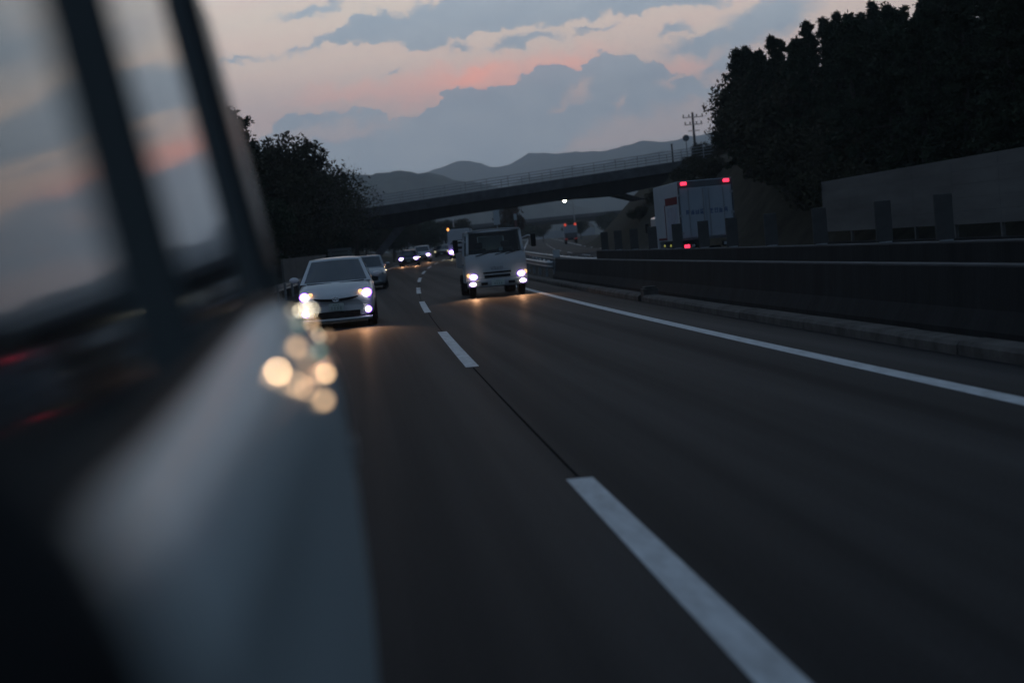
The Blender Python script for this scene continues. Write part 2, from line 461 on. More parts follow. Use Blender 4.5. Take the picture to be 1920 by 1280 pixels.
b = barrier('median_barrier', 6.95, .27, .15, .83, -40, 66, CONCD)
tag(b, 'long low soot-dark concrete wall running beside the kerb of the near carriageway', 'barrier')
m = MB()
m.grid(lambda u, v: rd(6.84 + .22 * u, -40 + 106 * v, .835), 1, 36, False); m.grid(lambda u, v: rd(6.835, -40 + 106 * v, .78 + .055 * u), 1, 36, False)
m.build('coping', CONC, b)
b2 = barrier('median_barrier', 8.2, .24, .15, 1.02, -40, 62, CONCD)
tag(b2, 'dark concrete wall carrying the upright grey panels, on the far side of the median', 'barrier')
m = MB(); m.grid(lambda u, v: rd(8.09 + .22 * u, -40 + 102 * v, 1.026), 1, 36, False); m.grid(lambda u, v: rd(8.085, -40 + 102 * v, .93 + .096 * u), 1, 36, False)
m.build('coping', CONC, b2)

# anti-glare panels on the far median wall
pm = MB().box((0, 0, .34), (.27, .05, .66)); pbase = MB().box((0, 0, .012), (.2, .12, .02))
pa = thing('antiglare_panel', '', 'panel'); pa.location = (0, 0, 0)
pm.build('panel_board', PLATE, pa, bevel=.015); pbase.build('foot', GALV, pa)
PY = [10.0, 14.0, 18.2, 22.8, 25.6, 29.4, 33.2, 37.0, 40.4, 44.2, 48.5, 52.4, 56.3, 60.2]
for i, Y in enumerate(PY):
    o = pa if i == 0 else copy_tree(pa)
    o.location = rd(8.2, Y, 1.027); o.rotation_euler.z = -heading(Y)
    tag(o, 'upright grey anti-glare panel standing in the row along the far median wall', 'panel', 'anti-glare panels along the median wall')

# W-beam guard rail after the near wall ends
def wbeam(name, rel, Y0, Y1, label, first=None, group=None):
    t = thing(name, label, 'guard rail', rd(rel, Y0), 0, group)
    inv = Matrix.Translation(-rd(rel, Y0)); prof = ((0, .42), (-.07, .47), (-.07, .52), (0, .57), (-.07, .62), (-.07, .67), (0, .72))
    def prof_pts(Y): return [inv @ rd(rel + a + (0 if Y > Y0 + 1.5 else .02), Y, z) for a, z in prof]
    n = max(4, int((Y1 - Y0) / 3)); m = MB()
    m.loft([prof_pts(Y0 + (Y1 - Y0) * i / n) for i in range(n + 1)], closed=False, cap=False); o = m.build('beam', GALV, t)
    s = o.modifiers.new('solid', 'SOLIDIFY'); s.thickness = .012
    for k in range(int((Y1 - Y0) / 4)):
        p = inv @ rd(rel + .08, Y0 + .6 + 4 * k); MB().tube([p, p + Vector((0, 0, .75))], .055, 8).build('post', GALV, t)
    return t


wbeam('guard_rail', 6.75, 66.2, 110, 'galvanised corrugated guard rail starting where the near dark median wall ends')
wbeam('guard_rail', 8.5, 62.5, 130, 'galvanised corrugated guard rail starting where the panelled median wall ends')
wbeam('guard_rail', -4.6, 20, 140, 'galvanised corrugated guard rail along the roadside below the left trees')
o = thing('marker_panel', 'small white marker board on a post at the end of the near median wall', 'marker', rd(7.1, 68.5))
MB().tube([(0, 0, 0), (0, 0, .9)], .03, 8).build('post', GALV, o); MB().box((0, -.04, 1.0), (.28, .03, .30)).build('board', mat('marker_white', (.5, .54, .56), .5, var=.1), o, bevel=.01)

# ------------------------------------------------------------------ noise walls
def noise_wall(label, rel, Y0, Y1, h, z0, face):
    t = thing('noise_wall', label, 'wall', rd(rel, Y0)); base = rd(rel, Y0)
    n = max(1, round((Y1 - Y0) / 4))
    m = MB(); rows = 5
    for i in range(n):
        a, b_ = Y0 + (Y1 - Y0) * i / n, Y0 + (Y1 - Y0) * (i + 1) / n
        pa_, pb = rd(rel, a) - base, rd(rel, b_) - base
        d = pb - pa_; an = math.atan2(d.y, d.x)
        for r_ in range(rows):
            hz = (h - z0) / rows
            m.box(((pa_ + pb) / 2 + Vector((0, 0, z0 + hz * (r_ + .5)))), (d.length - .10, .09, hz - .004), an)
    m.build('panel', NOISEW, t)
    m = MB()
    for i in range(n + 1):
        p = rd(rel, Y0 + (Y1 - Y0) * i / n) - base; m.box(p + Vector((0, 0, h / 2)), (.10, .11, h))
    m.build('post_row', NOISEW, t)
    m = MB(); m.loft([[rd(rel + a, Y0 + (Y1 - Y0) * i / n, z) - base for a, z in ((-.2, -.3), (-.2, .55), (.2, .55), (.2, -.3))] for i in range(n + 1)], smooth=False)
    m.build('footing', CONCD, t)
    return t


noise_wall('tall grey panelled noise wall below the wooded slope on the right', 17.75, 14, 65, 2.95, .95, -1)
noise_wall('low grey panelled wall at the left roadside under the trees', -5.0, 78, 108, 1.75, .4, 1)

# ------------------------------------------------------------------ overpass
def overpass(label, Y, xa, za, xb, zb, skew, depth, width, legs, rail=True):
    t = thing('overpass_bridge', label, 'bridge', (0, Y, 0))
    def top(x): return za + (zb - za) * (x - xa) / (xb - xa)
    def yy(x): return skew * (x - (xa + xb) / 2)
    def sof(x):
        d = depth
        for lx in legs: d += .35 * max(0, 1 - abs(x - lx[0]) / 4.0)
        return top(x) - d
    n = 30; X = [xa - 14 + (xb - xa + 28) * i / n for i in range(n + 1)]; w = width
    m = MB(); m.loft([[(x, yy(x) - w / 2 + .7, sof(x)), (x, yy(x) - w / 2 + .5, top(x) - .75), (x, yy(x) - w / 2, top(x) - .62), (x, yy(x) - w / 2, top(x) - .4), (x, yy(x) + w / 2, top(x) - .4), (x, yy(x) + w / 2, top(x) - .62), (x, yy(x) + w / 2 - .5, top(x) - .75), (x, yy(x) + w / 2 - .7, sof(x))] for x in X], smooth=False)
    m.build('deck', CONCD, t)
    for sgn in (-1, 1):
        m = MB(); m.loft([[(x, yy(x) + sgn * (w / 2 - .12) + a, top(x) + z) for a, z in ((-.13, -.8), (-.13, .05), (.13, .05), (.13, -.8))] for x in X], smooth=False)
        m.build('parapet', CONC, t)
        if rail:
            m = MB(); nn = int((xb - xa + 24) / 1.9)
            for i in range(nn + 1):
                x = xa - 12 + 1.9 * i; m.tube([(x, yy(x) + sgn * (w / 2 - .12), top(x) + .05), (x, yy(x) + sgn * (w / 2 - .12), top(x) + 1.05)], .035, 6)
            for hz in (.3, .55, .8, 1.05):
                m.tube([(x, yy(x) + sgn * (w / 2 - .12), top(x) + hz) for x in X], .028, 6)
            m.build('railing', GALV, t)
    for (x, xbot, zbot) in legs:
        for sgn in (-1, 1):
            m = MB(); c = yy(x) + sgn * (w / 2 - 1.6)
            m.loft([[(x + (xbot - x) * f + a * (1 - .25 * f), c + b_, sof(x) + .1 + (zbot - sof(x) - .1) * f) for a, b_ in ((-.5, -.35), (.5, -.35), (.5, .35), (-.5, .35))] for f in (0, 1)], smooth=False)
            m.build('leg', CONC, t, bevel=.04)
    return t


overpass('long dark concrete road bridge with slanted legs and thin railing over the motorway', 152, 1.7, 6.0, 28.9, 7.55, -.25, 1.75, 7.0,
         [(4.6, 1.4, .8), (24.2, 26.3, 4.6)])
overpass('faint distant second bridge seen beneath the long overpass', 430, 20, 7.6, 80, 8.2, -.1, 1.9, 8.0, [(36, 35, 1), (66, 67, 1)], False)
t = thing('railing_post', 'slim dark post at the right end of the overpass railing', 'post', (29.0, 146, 6.6))
MB().tube([(0, 0, 0), (0, 0, 2.6)], .07, 8).build('shaft', BLACKP, t); MB().box((0, 0, 2.62), (.2, .2, .06)).build('cap', BLACKP, t)

# ------------------------------------------------------------------ hills
def ridge(name, dist, prof, depth, seed, m_):
    """prof: (pixel x, pixel y) of the skyline; the hill is a solid ridge at that distance"""
    q = []
    for x, y in prof:
        a, e = azel(x, y); q.append((a, H + math.tan(R(e)) * dist))
    q.sort(); rr = random.Random(seed); m = MB(); A = frange(q[0][0], q[-1][0], 150)
    ph = [rr.uniform(0, 6) for _ in range(8)]
    def hgt(a):
        for (a0, z0), (a1, z1) in zip(q, q[1:]):
            if a <= a1: f = (a - a0) / (a1 - a0); f = f * f * (3 - 2 * f); z = z0 + (z1 - z0) * f; break
        else: z = q[-1][1]
        return z + dist * .0005 * sum(math.sin(a * 2.3 * (k + 1) * 1.7 + ph[k]) / (k + 1) for k in range(8))
    vs = []; V = frange(0, 1, 14)
    for v in V:
        for i, a in enumerate(A):
            d = dist + depth * (v - .5)
            s_ = math.sin(math.pi * v) ** .8
            n_ = sum(math.sin(a * 3.1 * (k + 1) + v * 9 * (k + 1) + ph[k]) / (k + 1) for k in range(5)) * dist * .002 * (1 if 0 < v < .5 else 0)
            vs.append((math.sin(R(a)) * d, math.cos(R(a)) * d, max(-.5, (hgt(a) - 0) * s_ - abs(n_) * (1 - s_) * 3)))
    n = len(A)
    m.add(vs, [[j * n + i, j * n + i + 1, (j + 1) * n + i + 1, (j + 1) * n + i] for j in range(len(V) - 1) for i in range(n - 1)], True)
    return struct(m.build(name, m_))


ridge('hills', 4400, [(100, 420), (300, 415), (520, 400), (700, 350), (810, 321), (868, 300), (930, 315), (1000, 289), (1050, 287), (1100, 286), (1150, 280), (1215, 263), (1250, 268), (1300, 254), (1360, 248), (1500, 225), (1800, 210), (1750, 212)], 1600, 3, FOREST)
ridge('hills', 2600, [(500, 420), (900, 380), (1000, 330), (1100, 312), (1250, 284), (1330, 275), (1420, 270), (1700, 250), (2200, 220)], 900, 5, FOREST)
ridge('hills', 1900, [(300, 400), (480, 350), (640, 330), (690, 326), (760, 321), (800, 324), (860, 338), (950, 352), (1020, 372), (1140, 398), (1300, 410)], 500, 8, FOREST)


# ------------------------------------------------------------------ trees
def crown(kind, h, w, seed, n, leaf):
    rr = random.Random(seed); m = MB(); limbs = []
    if kind == 'cone':
        for k in range(int(h * 7)):
            f = .12 + .86 * (k / (h * 7)) ; z = f * h; rad = w * (1 - f) ** .7 * rr.uniform(.3, 1.3) + .15
            limbs.append((Vector((0, 0, z)), rr.uniform(0, 6.28), rad, -.25))
    else:
        blobs = []
        for k in range(11):
            a = rr.uniform(0, 6.28); q = rr.random() ** .5 * w * .75
            blobs.append((Vector((q * math.cos(a), q * math.sin(a), h * rr.uniform(.42, .88))), w * rr.uniform(.28, .5)))
        blobs.append((Vector((0, 0, h * .84)), w * .42)); blobs.append((Vector((0, 0, h * .6)), w * .6))
    for i in range(n):
        if kind == 'cone':
            p0, a, rad, dr = limbs[rr.randrange(len(limbs))]; q = rr.random() ** .6 * rad
            c = p0 + Vector((math.cos(a) * q, math.sin(a) * q, dr * q + rr.gauss(0, .1))) + Vector((rr.gauss(0, .12), rr.gauss(0, .12), 0))
        else:
            p0, rb = blobs[rr.randrange(len(blobs))]
            d = Vector((rr.gauss(0, 1), rr.gauss(0, 1), rr.gauss(0, 1))).normalized(); c = p0 + d * rb * rr.uniform(.5, 1.1)
            if kind == 'sparse' and rr.random() < .35: c = p0 + d * rb * rr.uniform(.9, 1.35)
        s = leaf * rr.uniform(.6, 1.5); u = Vector((rr.gauss(0, 1), rr.gauss(0, 1), rr.gauss(0, .8))).normalized(); v = u.orthogonal().normalized()
        v = Matrix.Rotation(rr.uniform(0, 6.28), 3, u) @ v; wv = u.cross(v)
        m.add([c - v * s, c + wv * s * .45, c + v * s, c - wv * s * .45], [[0, 1, 2, 3]])
    return m, limbs


def trunk(kind, h, w, seed):
    rr = random.Random(seed + 99); m = MB(); top = h * (.96 if kind == 'cone' else .72); r_ = .035 * h ** .8
    m.tube([(0, 0, -.6), (.03, 0, top * .3), (rr.uniform(-.1, .1), .05, top * .65), (rr.uniform(-.15, .15), 0, top)], [r_, r_ * .8, r_ * .5, r_ * .12], 8)
    for k in range(9 if kind != 'cone' else 12):
        z = top * rr.uniform(.3, .9); a = rr.uniform(0, 6.28); ln = w * rr.uniform(.5, .95) * (1 if kind != 'cone' else 1 - z / h)
        up = .55 if kind != 'cone' else -.1
        e = Vector((math.cos(a) * ln, math.sin(a) * ln, z + ln * up)); mid = Vector((e.x * .5, e.y * .5, z + ln * up * .35))
        m.tube([(0, 0, z), mid, e], [r_ * .35, r_ * .2, r_ * .06], 5)
        if kind == 'sparse':
            for q in range(5):
                f = rr.uniform(.4, 1); s0 = mid.lerp(e, f); m.tube([s0, s0 + Vector((rr.gauss(0, .35), rr.gauss(0, .35), rr.uniform(.2, .8)))], [r_ * .08, r_ * .02], 4)
    return m


TP = {}
for nm, kind, h, w, n, leaf, lm in (('cedar', 'cone', 8.0, 1.45, 13000, .10, LEAF1), ('cedar2', 'cone', 7.2, 1.75, 13000, .10, LEAF1), ('broad', 'round', 7.0, 2.7, 10000, .12, LEAF2),
                                    ('broad2', 'round', 6.0, 2.9, 10000, .12, LEAF1), ('sparse', 'sparse', 6.5, 2.6, 2600, .08, LEAF2), ('rust', 'round', 5.0, 1.8, 5000, .12, LEAF3),
                                    ('bush', 'round', 2.6, 1.7, 4000, .09, LEAF2)):
    sd = hash(nm) % 1 + len(nm) * 7 + int(h * 10)
    TP[nm] = (crown(kind, h, w, sd, n, leaf)[0].mesh('crown', lm), trunk(kind, h, w, sd).mesh('trunk', BARK), h)


def tree(nm, name, label, x, y, height, group, wide=1.0, z=None, cat='tree'):
    cm, tm, h = TP[nm]; t = thing(name, label, cat, (x, y, ground_z(x, y) if z is None else z), rnd.uniform(0, 6.28), group)
    s = height / h; t.scale = (s * wide, s * wide, s)
    for pn, me in (('trunk', tm), ('crown', cm)):
        o = bpy.data.objects.new(pn, me); COL.objects.link(o); o.parent = t
    return t


# wooded slope on the right
GR = 'trees on the wooded slope at the right'
k = 0
for row, (d0, hh) in enumerate(((20.9, 6.0), (23.0, 7.0), (27.0, 7.8), (31.5, 8.6))):
    Y = 46 + row * 1.3
    while Y < 101 + row * 4:
        x = curve(Y) + d0 + rnd.uniform(-.8, .8)
        kind = rnd.choice(('cedar', 'cedar2', 'cedar')) if row < 2 else rnd.choice(('cedar', 'cedar2'))
        nm = 'cedar_tree' if 'cedar' in kind else 'broadleaf_tree'
        h_ = hh * rnd.uniform(.82, 1.12)
        if row == 0: h_ *= 1.35
        px = 664 + 3100 * x / Y
        h_ = max(2.5, min(h_, H + (486 - .087 * (px - 664) - (82 - .33 * (px - 1400))) / 3100 * Y * rnd.uniform(.86, 1.0) - ground_z(x, Y)))
        if x - {'cedar': .19, 'cedar2': .255}.get(kind, .5) * h_ < .2245 * Y: Y += 1.5; continue
        tree(kind, nm, 'dark conical cedar crowded among others on the right slope' if 'cedar' in kind else 'dark bushy broadleaf tree crowded among the cedars on the right slope', x, Y, h_, GR, 1.05)
        Y += rnd.uniform(2.0, 3.2)
tree('bush', 'shrub', 'round dark shrub on the bank just beside the utility pole', 32.8, 150, 2.2, None, 1.0, None, 'shrub')
for i, (x, Y, h_) in enumerate(((28.2, 122, 1.1), (27.0, 128, 1.0), (30.0, 131, 1.0), (32, 140, 1.0), (29.8, 141, .9), (27.0, 112, 1.4), (35.5, 152, 1.2), (31.2, 147, .9), (26.0, 120, .9), (25.5, 134, 1.0), (33.6, 146, 1.0))):
    tree('bush', 'shrub', 'low dark shrub on the right bank between the bridge end and the tall wood', x, Y, h_, 'shrubs on the right bank', 1.4, None, 'shrub')
for i, (rel, Y, h_) in enumerate(((19.4, 66, 2.6), (20.4, 69, 3.2), (19.6, 72, 3.0), (20.6, 75, 3.6), (19.8, 78, 3.0), (20.8, 81, 3.8), (20.0, 84, 3.4), (21.2, 87, 3.8), (20.6, 90, 3.2), (22.0, 93, 3.6), (21.6, 97, 3.0), (22.6, 101, 2.8),
                               (22.0, 105, 2.0), (21.0, 110, 1.6), (20.4, 116, 1.5), (21.2, 124, 1.6), (20.0, 132, 1.4), (19.2, 140, 1.2))):
    tree('bush', 'shrub', 'dark shrub on the lower slope beneath the tall wood on the right', rel + curve(Y), Y, h_, 'shrubs below the wood on the right', 1.25, None, 'shrub')
# left roadside trees
GL = 'trees along the left roadside'
lt = [('cedar2', -8.2, 92, 9.6, 'dark slim'), ('broad', -9.5, 88, 7.8, ''), ('broad2', -11.5, 98, 7.6, ''), ('broad', -13, 82, 7.2, ''), ('broad2', -14, 70, 6.2, ''), ('broad', -10.5, 76, 6.0, ''),
      ('broad', -7.6, 104, 8.6, ''), ('sparse', -6.4, 112, 8.2, ''), ('sparse', -6.6, 120, 8.6, ''), ('broad2', -8.5, 118, 7.8, ''), ('broad', -8.0, 130, 7.2, ''), ('sparse', -6.0, 131, 8.2, ''),
      ('broad2', -7.2, 142, 6.6, ''), ('sparse', -5.4, 145, 7.4, ''), ('broad', -10.5, 150, 6.6, ''), ('broad2', -6.8, 84, 5.0, ''), ('broad', -6.6, 98, 4.6, ''), ('broad2', -6.3, 126, 3.8, ''), ('broad', -6.0, 138, 3.4, ''),
      ('broad2', -12.5, 112, 6.6, ''), ('broad', -12, 126, 6.2, ''), ('broad2', -16, 60, 5.6, ''), ('broad', -6.2, 112, 4.2, ''), ('sparse', -6.8, 107, 8.6, ''), ('sparse', -5.8, 125, 8.0, ''), ('sparse', -5.6, 138, 7.6, ''), ('broad2', -12, 140, 6.8, '')]
for kind, rel, Y, h_, _ in lt:
    x = rel + curve(Y)
    lab = {'c': 'slim dark cedar rising above the bushy trees at the left roadside', 's': 'thin wispy tree with open twigs against the sky at the left roadside', 'b': 'dense dark bushy tree in the row at the left roadside'}[kind[0]]
    tree(kind, {'c': 'cedar_tree', 's': 'wispy_tree', 'b': 'broadleaf_tree'}[kind[0]], lab, x, Y, h_, None if kind[0] == 'c' else GL, 1.05)
for i, (x, Y, h_) in enumerate(((-3.2, 158, 4.0), (-1.0, 166, 4.4), (1.2, 176, 4.2), (3.0, 188, 4.4), (5.0, 200, 4.6), (7.2, 212, 4.4), (-4, 176, 5.0), (0.0, 196, 5.4), (4, 222, 5.6), (9.6, 226, 4.8), (12.5, 240, 4.8), (9, 250, 6.0), (16, 258, 5.0))):
    tree(('broad', 'broad2')[i % 2], 'broadleaf_tree', 'dark roadside tree seen under the overpass on the left', x + 1.5, Y, h_, 'trees under and beyond the overpass', 1.1)
tree('rust', 'rust_tree', 'rust-brown tree standing alone beyond the bridge above the small truck', 22.5, 232, 8.6, None, .8)
for i, (x, Y) in enumerate(((28, 300), (33, 310), (38, 330), (43, 320), (47, 340), (52, 330), (57, 350), (62, 345), (30, 350), (36, 365))):
    tree(('broad', 'broad2')[i % 2], 'broadleaf_tree', 'small far tree in the line beyond the distant carriageway', x, Y, rnd.uniform(3.5, 5), 'far trees beyond the carriageway', 1.5)

# ------------------------------------------------------------------ utility pole, mirror, lamp, signs
zp = ground_z(36.0, 170)
t = thing('utility_pole', 'leaning utility pole with crossarms on the bank beyond the bridge', 'pole', (36.2, 170, zp))
hp = 13.6 - zp
MB().tube([(0, 0, -.5), (0, 0, hp)], [.16, .11], 10).build('shaft', CONC, t)
for dz, ln in ((-.5, 2.2), (-1.25, 1.9), (-1.9, 1.2)):
    MB().box((0, -.1, hp + dz), (ln, .08, .09)).build('crossarm', GALV, t)
m = MB()
for dz, ln in ((-.5, 2.0), (-1.25, 1.7)):
    for f in (-.5, -.2, .2, .5): m.tube([(ln * f, -.1, hp + dz + .06), (ln * f, -.1, hp + dz + .3)], .06, 6)
m.build('insulators', CONC, t)
zq = ground_z(34.6, 168)
t = thing('traffic_mirror', 'round-headed dark road mirror on a thin post left of the utility pole', 'mirror', (34.9, 168, zq))
MB().tube([(0, 0, -.4), (0, 0, 10.6 - zq)], .06, 8).build('post', GALV, t)
MB().tube([(0, -.08, 10.9 - zq), (0, .05, 10.9 - zq)], .33, 20).build('mirror_head', BLACKP, t)
MB().tube([(0, -.1, 10.9 - zq), (0, -.085, 10.9 - zq)], .29, 20).build('mirror_glass', GLASS, t)

t = thing('street_lamp', 'single lit street lamp glowing just under the overpass', 'street lamp', (41.9, 310, 1.5)); hz = 7.05
MB().tube([(0, 0, -.5), (0, 0, hz), (-.4, 0, hz + .5), (-1.4, 0, hz + .6)], [.11, .07, .06, .05], 8).build('pole', GALV, t)
MB().box((-1.6, 0, hz + .6), (.9, .35, .14)).build('lamp_head', GALV, t, bevel=.03)
MB().ell((-1.6, -.05, hz + .5), (.34, .3, .34)).build('lamp_glass', STREETL, t)
t = thing('sign_board', 'tall narrow pale sign panel rising behind the white truck cab', 'sign', rd(8.1, 185) + Vector((-1.1, 0, 0)))
MB().tube([(0, .06, 0), (0, .06, 3.9)], .06, 8).build('post', GALV, t); MB().box((0, 0, 4.2), (.72, .05, 1.9)).build('panel', mat('sign_pale', (.42, .47, .5), .5, var=.1), t, bevel=.02)
t = thing('sign_board', 'small pale sign on a red-striped post right of the tall narrow sign', 'sign', rd(9.1, 190))
MB().tube([(0, .06, 0), (0, .06, 4.6)], .06, 8).build('post', mat('red_post', (.2, .05, .05), .6), t); MB().box((0, 0, 4.0), (.34, .05, .7)).build('panel', MATS['sign_pale'], t, bevel=.02)
t = thing('sign_board', 'low dim panel sign striped by slats at the left roadside', 'sign', rd(-4.3, 112))
MB().tube([(-.6, .05, 0), (-.6, .05, 2.0)], .05, 8).build('post', GALV, t); MB().tube([(.6, .05, 0), (.6, .05, 2.0)], .05, 8).build('post', GALV, t)
m = MB()
for q in range(5): m.box((0, 0, 1.0 + q * .24), (1.6, .04, .2))
m.build('panel', mat('sign_dim', (.16, .18, .18), .6, var=.2), t)
t = thing('building', 'far pale dome-roofed building seen beneath the overpass', 'building', (98, 760, 2.5))
MB().box((0, 0, 2.0), (26, 12, 4)).build('wall', mat('far_wall', (.3, .32, .34), .8, var=.1), t)
MB().grid(lambda u, v: Vector((math.cos(math.pi * u) * 13, -6.4 + 12.8 * v, 4 + math.sin(math.pi * u) * 4.2)), 16, 2).build('roof', mat('far_roof', (.4, .43, .46), .6, var=.1), t)


# ------------------------------------------------------------------ vehicles
VIOLT = mat('faint_violet_fringe', (.3, .2, .5), .3, emit=(.42, .22, 1.0), estr=1.2)


def lamp_unit(t, name, c, r, m_, ring=True):
    o = MB().ell(c, r).build(name, m_, t)
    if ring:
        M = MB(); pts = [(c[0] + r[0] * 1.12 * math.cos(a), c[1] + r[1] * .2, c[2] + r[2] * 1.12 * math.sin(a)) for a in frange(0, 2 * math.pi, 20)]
        M.tube(pts, min(r[0], r[2]) * .3, 6, False).build('fringe_ring', VIOLT if m_.name.startswith('halogen') else VIOL, o)  # added glowing ring imitating the violet lens fringe around bright lamps
    return o


def wheel(t, x, y, r, w):
    tt = MB(); s = 1 if x > 0 else -1
    prof = ((-w / 2, r * .62), (-w / 2, r * .93), (-w * .4, r), (w * .4, r), (w / 2, r * .93), (w / 2, r * .62))
    tt.loft([[(x + a, y + q * math.cos(th), r + q * math.sin(th)) for a, q in prof] for th in frange(0, 2 * math.pi, 24)], closed=True, cap=False)
    wo = tt.build('wheel', RUBBER, t)
    rr = MB(); rr.tube([(x - w * .42, y, r), (x + w * .42, y, r)], r * .6, 20)
    for q in range(5):
        a = 2 * math.pi * q / 5; rr.box((x + s * w * .44, y + math.cos(a) * r * .33, r + math.sin(a) * r * .33), (.02, r * .16, r * .5), 0, 1, a - math.pi / 2)
    rr.build('rim', RIM, wo)


def body_ring(s, w, zb, zt, n=None):
    half = [(0, zt), (.45 * w, zt - .008), (.78 * w, zt - .035), (.94 * w, zt - .09), (w, zt - .22), (w, zb + .25), (.97 * w, zb + .1), (.88 * w, zb)]
    return [(x, s, z) for x, z in half] + [(-x, s, z) for x, z in half[::-1] if x > 0]


def inset(fn, u0_, u1_, v0_, v1_, off):
    def P(u, v):
        uu, vv = u0_ + (u1_ - u0_) * u, v0_ + (v1_ - v0_) * v
        p = Vector(fn(uu, vv)); e = .01
        a = Vector(fn(uu + e, vv)) - Vector(fn(uu - e, vv)); b_ = Vector(fn(uu, vv + e)) - Vector(fn(uu, vv - e))
        return p + a.cross(b_).normalized() * off
    return P


def car(name, label, Y, rel, paint, P, group=None, cat='car', dyaw=0.0):
    """a passenger car facing the camera (-y); P gives its measurements"""
    t = thing(name, label, cat, rd(rel, Y), -heading(Y) + dyaw, group)
    w, Ln = P['w'], P['L']
    hz, nz, bz = P['hood'], P['nose'], P['belt']                 # hood rear, nose, belt heights
    ws0, ws1, rh = P['ws0'], P['ws1'], P['roof']
    st = [(0.0, w * .70, .30, nz - .12), (.05, w * .84, .23, nz - .04), (.2, w * .94, .19, nz + .02), (.55, w * .985, .18, nz + (hz - nz) * .55), (ws0 + .1, w, .18, hz), (ws0 + .9, w, .18, bz), (Ln * .7, w, .18, bz + .02),
          (Ln - .35, w * .97, .2, bz + .03), (Ln - .08, w * .9, .25, bz), (Ln, w * .8, .35, bz - .12)]
    # rounded nose in plan
    rings = []
    for s, ww, zb, zt in st:
        r_ = body_ring(s, ww, zb, zt)
        if s < .6: r_ = [(x, y + P.get('nosecurve', .22) * (1 - s / .6) * (x / w) ** 2, z) for x, y, z in r_]
        rings.append(r_)
    MB().loft(rings).build('body', paint, t, sub=1)
    wb, wt = w * P.get('wb', .93), w * P.get('wt', .70)
    cv = .20
    zb_ = hz - .06; re0, re1 = P['re0'], P['re1']; zr1 = rh - P.get('rake', .05)
    wsf = lambda u, v: ((2 * u - 1) * (wb + (wt - wb) * v), ws0 + (ws1 - ws0) * v + cv * (2 * u - 1) ** 2 * (1 - .3 * v), zb_ + (rh - .05 - zb_) * v - .02 * (2 * u - 1) ** 2 * v)
    rf = lambda u, v: ((2 * u - 1) * wt * (1 - .04 * v), ws1 + (re1 - ws1) * v + cv * .7 * (2 * u - 1) ** 2 * (1 - v), rh - .05 + .05 * math.sin(min(1, v * 1.6) * math.pi / 2) * (1 - .5 * (2 * u - 1) ** 4) - (rh - zr1) * v * v - .02 * (2 * u - 1) ** 2)
    def edge(q):   # side surface from belt to roof edge
        return None
    def sidef(sg):
        def P_(u, v):
            a = Vector(wsf(1.0 if sg > 0 else 0.0, v)); r_ = Vector((sg * (wb * .97 + (wt * .96 - wb * .97) * v), re0 + (re1 - re0) * v, bz - .03 + (zr1 - .045 - bz + .03) * v))
            top = Vector(rf(1.0 if sg > 0 else 0.0, u)); lo = a.lerp(r_, u)
            p = lo.copy()
            p.z += (top.z - (Vector(wsf(1.0 if sg > 0 else 0.0, 1)).lerp(Vector((0, 0, zr1 - .045)), u)).z) * v
            p.x += sg * .03 * math.sin(math.pi * v)
            return p
        return P_
    rw = lambda u, v: ((1 - 2 * u) * (wb * .97 + (wt * .96 - wb * .97) * v), re0 + (re1 - re0) * v, bz - .03 + (zr1 - .045 - bz + .03) * v)
    c = MB(); c.grid(wsf, 12, 6); c.grid(rf, 12, 10); c.grid(rw, 8, 4)
    for sg in (-1, 1):
        f = sidef(sg); c.grid(f if sg > 0 else (lambda u, v, f=f: f(1 - u, v)), 10, 5)
    cab = c.build('cabin', paint, t)
    MB().grid(inset(wsf, .06, .94, .06, .90, .008), 14, 6).build('windshield', GLASS, t)
    MB().grid(inset(rw, .08, .92, .1, .88, .008), 8, 4).build('rear_window', GLASS, t)
    for sg in (-1, 1):
        f = sidef(sg); ff = f if sg > 0 else (lambda u, v, f=f: f(1 - u, v))
        for a, b_ in ((.1, .48), (.52, .86)):
            MB().grid(inset(ff, a, b_, .12, .86, .008), 6, 4).build('side_window', GLASS, t)
        MB().ell((sg * (w + .09), ws0 + .55, hz + .06), (.11, .07, .07)).build('mirror', paint, t)
    for x in (-1, 1):
        wheel(t, x * (w - .1), P.get('wf', .85), P.get('wr', .31), .2); wheel(t, x * (w - .1), Ln - .85, P.get('wr', .31), .2)
    MB().box((0, Ln / 2, .22), (w * 1.6, Ln - .7, .12)).build('underbody', BLACKP, t)
    return t


def extras(t, P, lamp, ring, far=False):
    w = P['w']; nz = P['nose']; L_ = P['lamp']
    for sg in (-1, 1):
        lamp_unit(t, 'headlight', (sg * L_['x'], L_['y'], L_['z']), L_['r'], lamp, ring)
        if 'amb' in L_: MB().ell((sg * L_['amb'][0], L_['amb'][1], L_['amb'][2]), L_['amb'][3]).build('lamp_or_glint', AMBER, t)
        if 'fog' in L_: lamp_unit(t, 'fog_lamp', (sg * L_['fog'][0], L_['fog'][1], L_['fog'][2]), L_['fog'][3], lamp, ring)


def plate(t, x, y, z, w=.33, h=.165):
    o = MB().box((x, y, z), (w, .015, h)).build('number_plate', PLATEW, t, bevel=.006)
    m = MB()
    for q in range(4): m.box((x - .1 + q * .066, y - .009, z - .025), (.036, .004, .075))
    for q in range(3): m.box((x - .05 + q * .05, y - .009, z + .05), (.03, .004, .028))
    m.build('plate_lettering', INK, o)


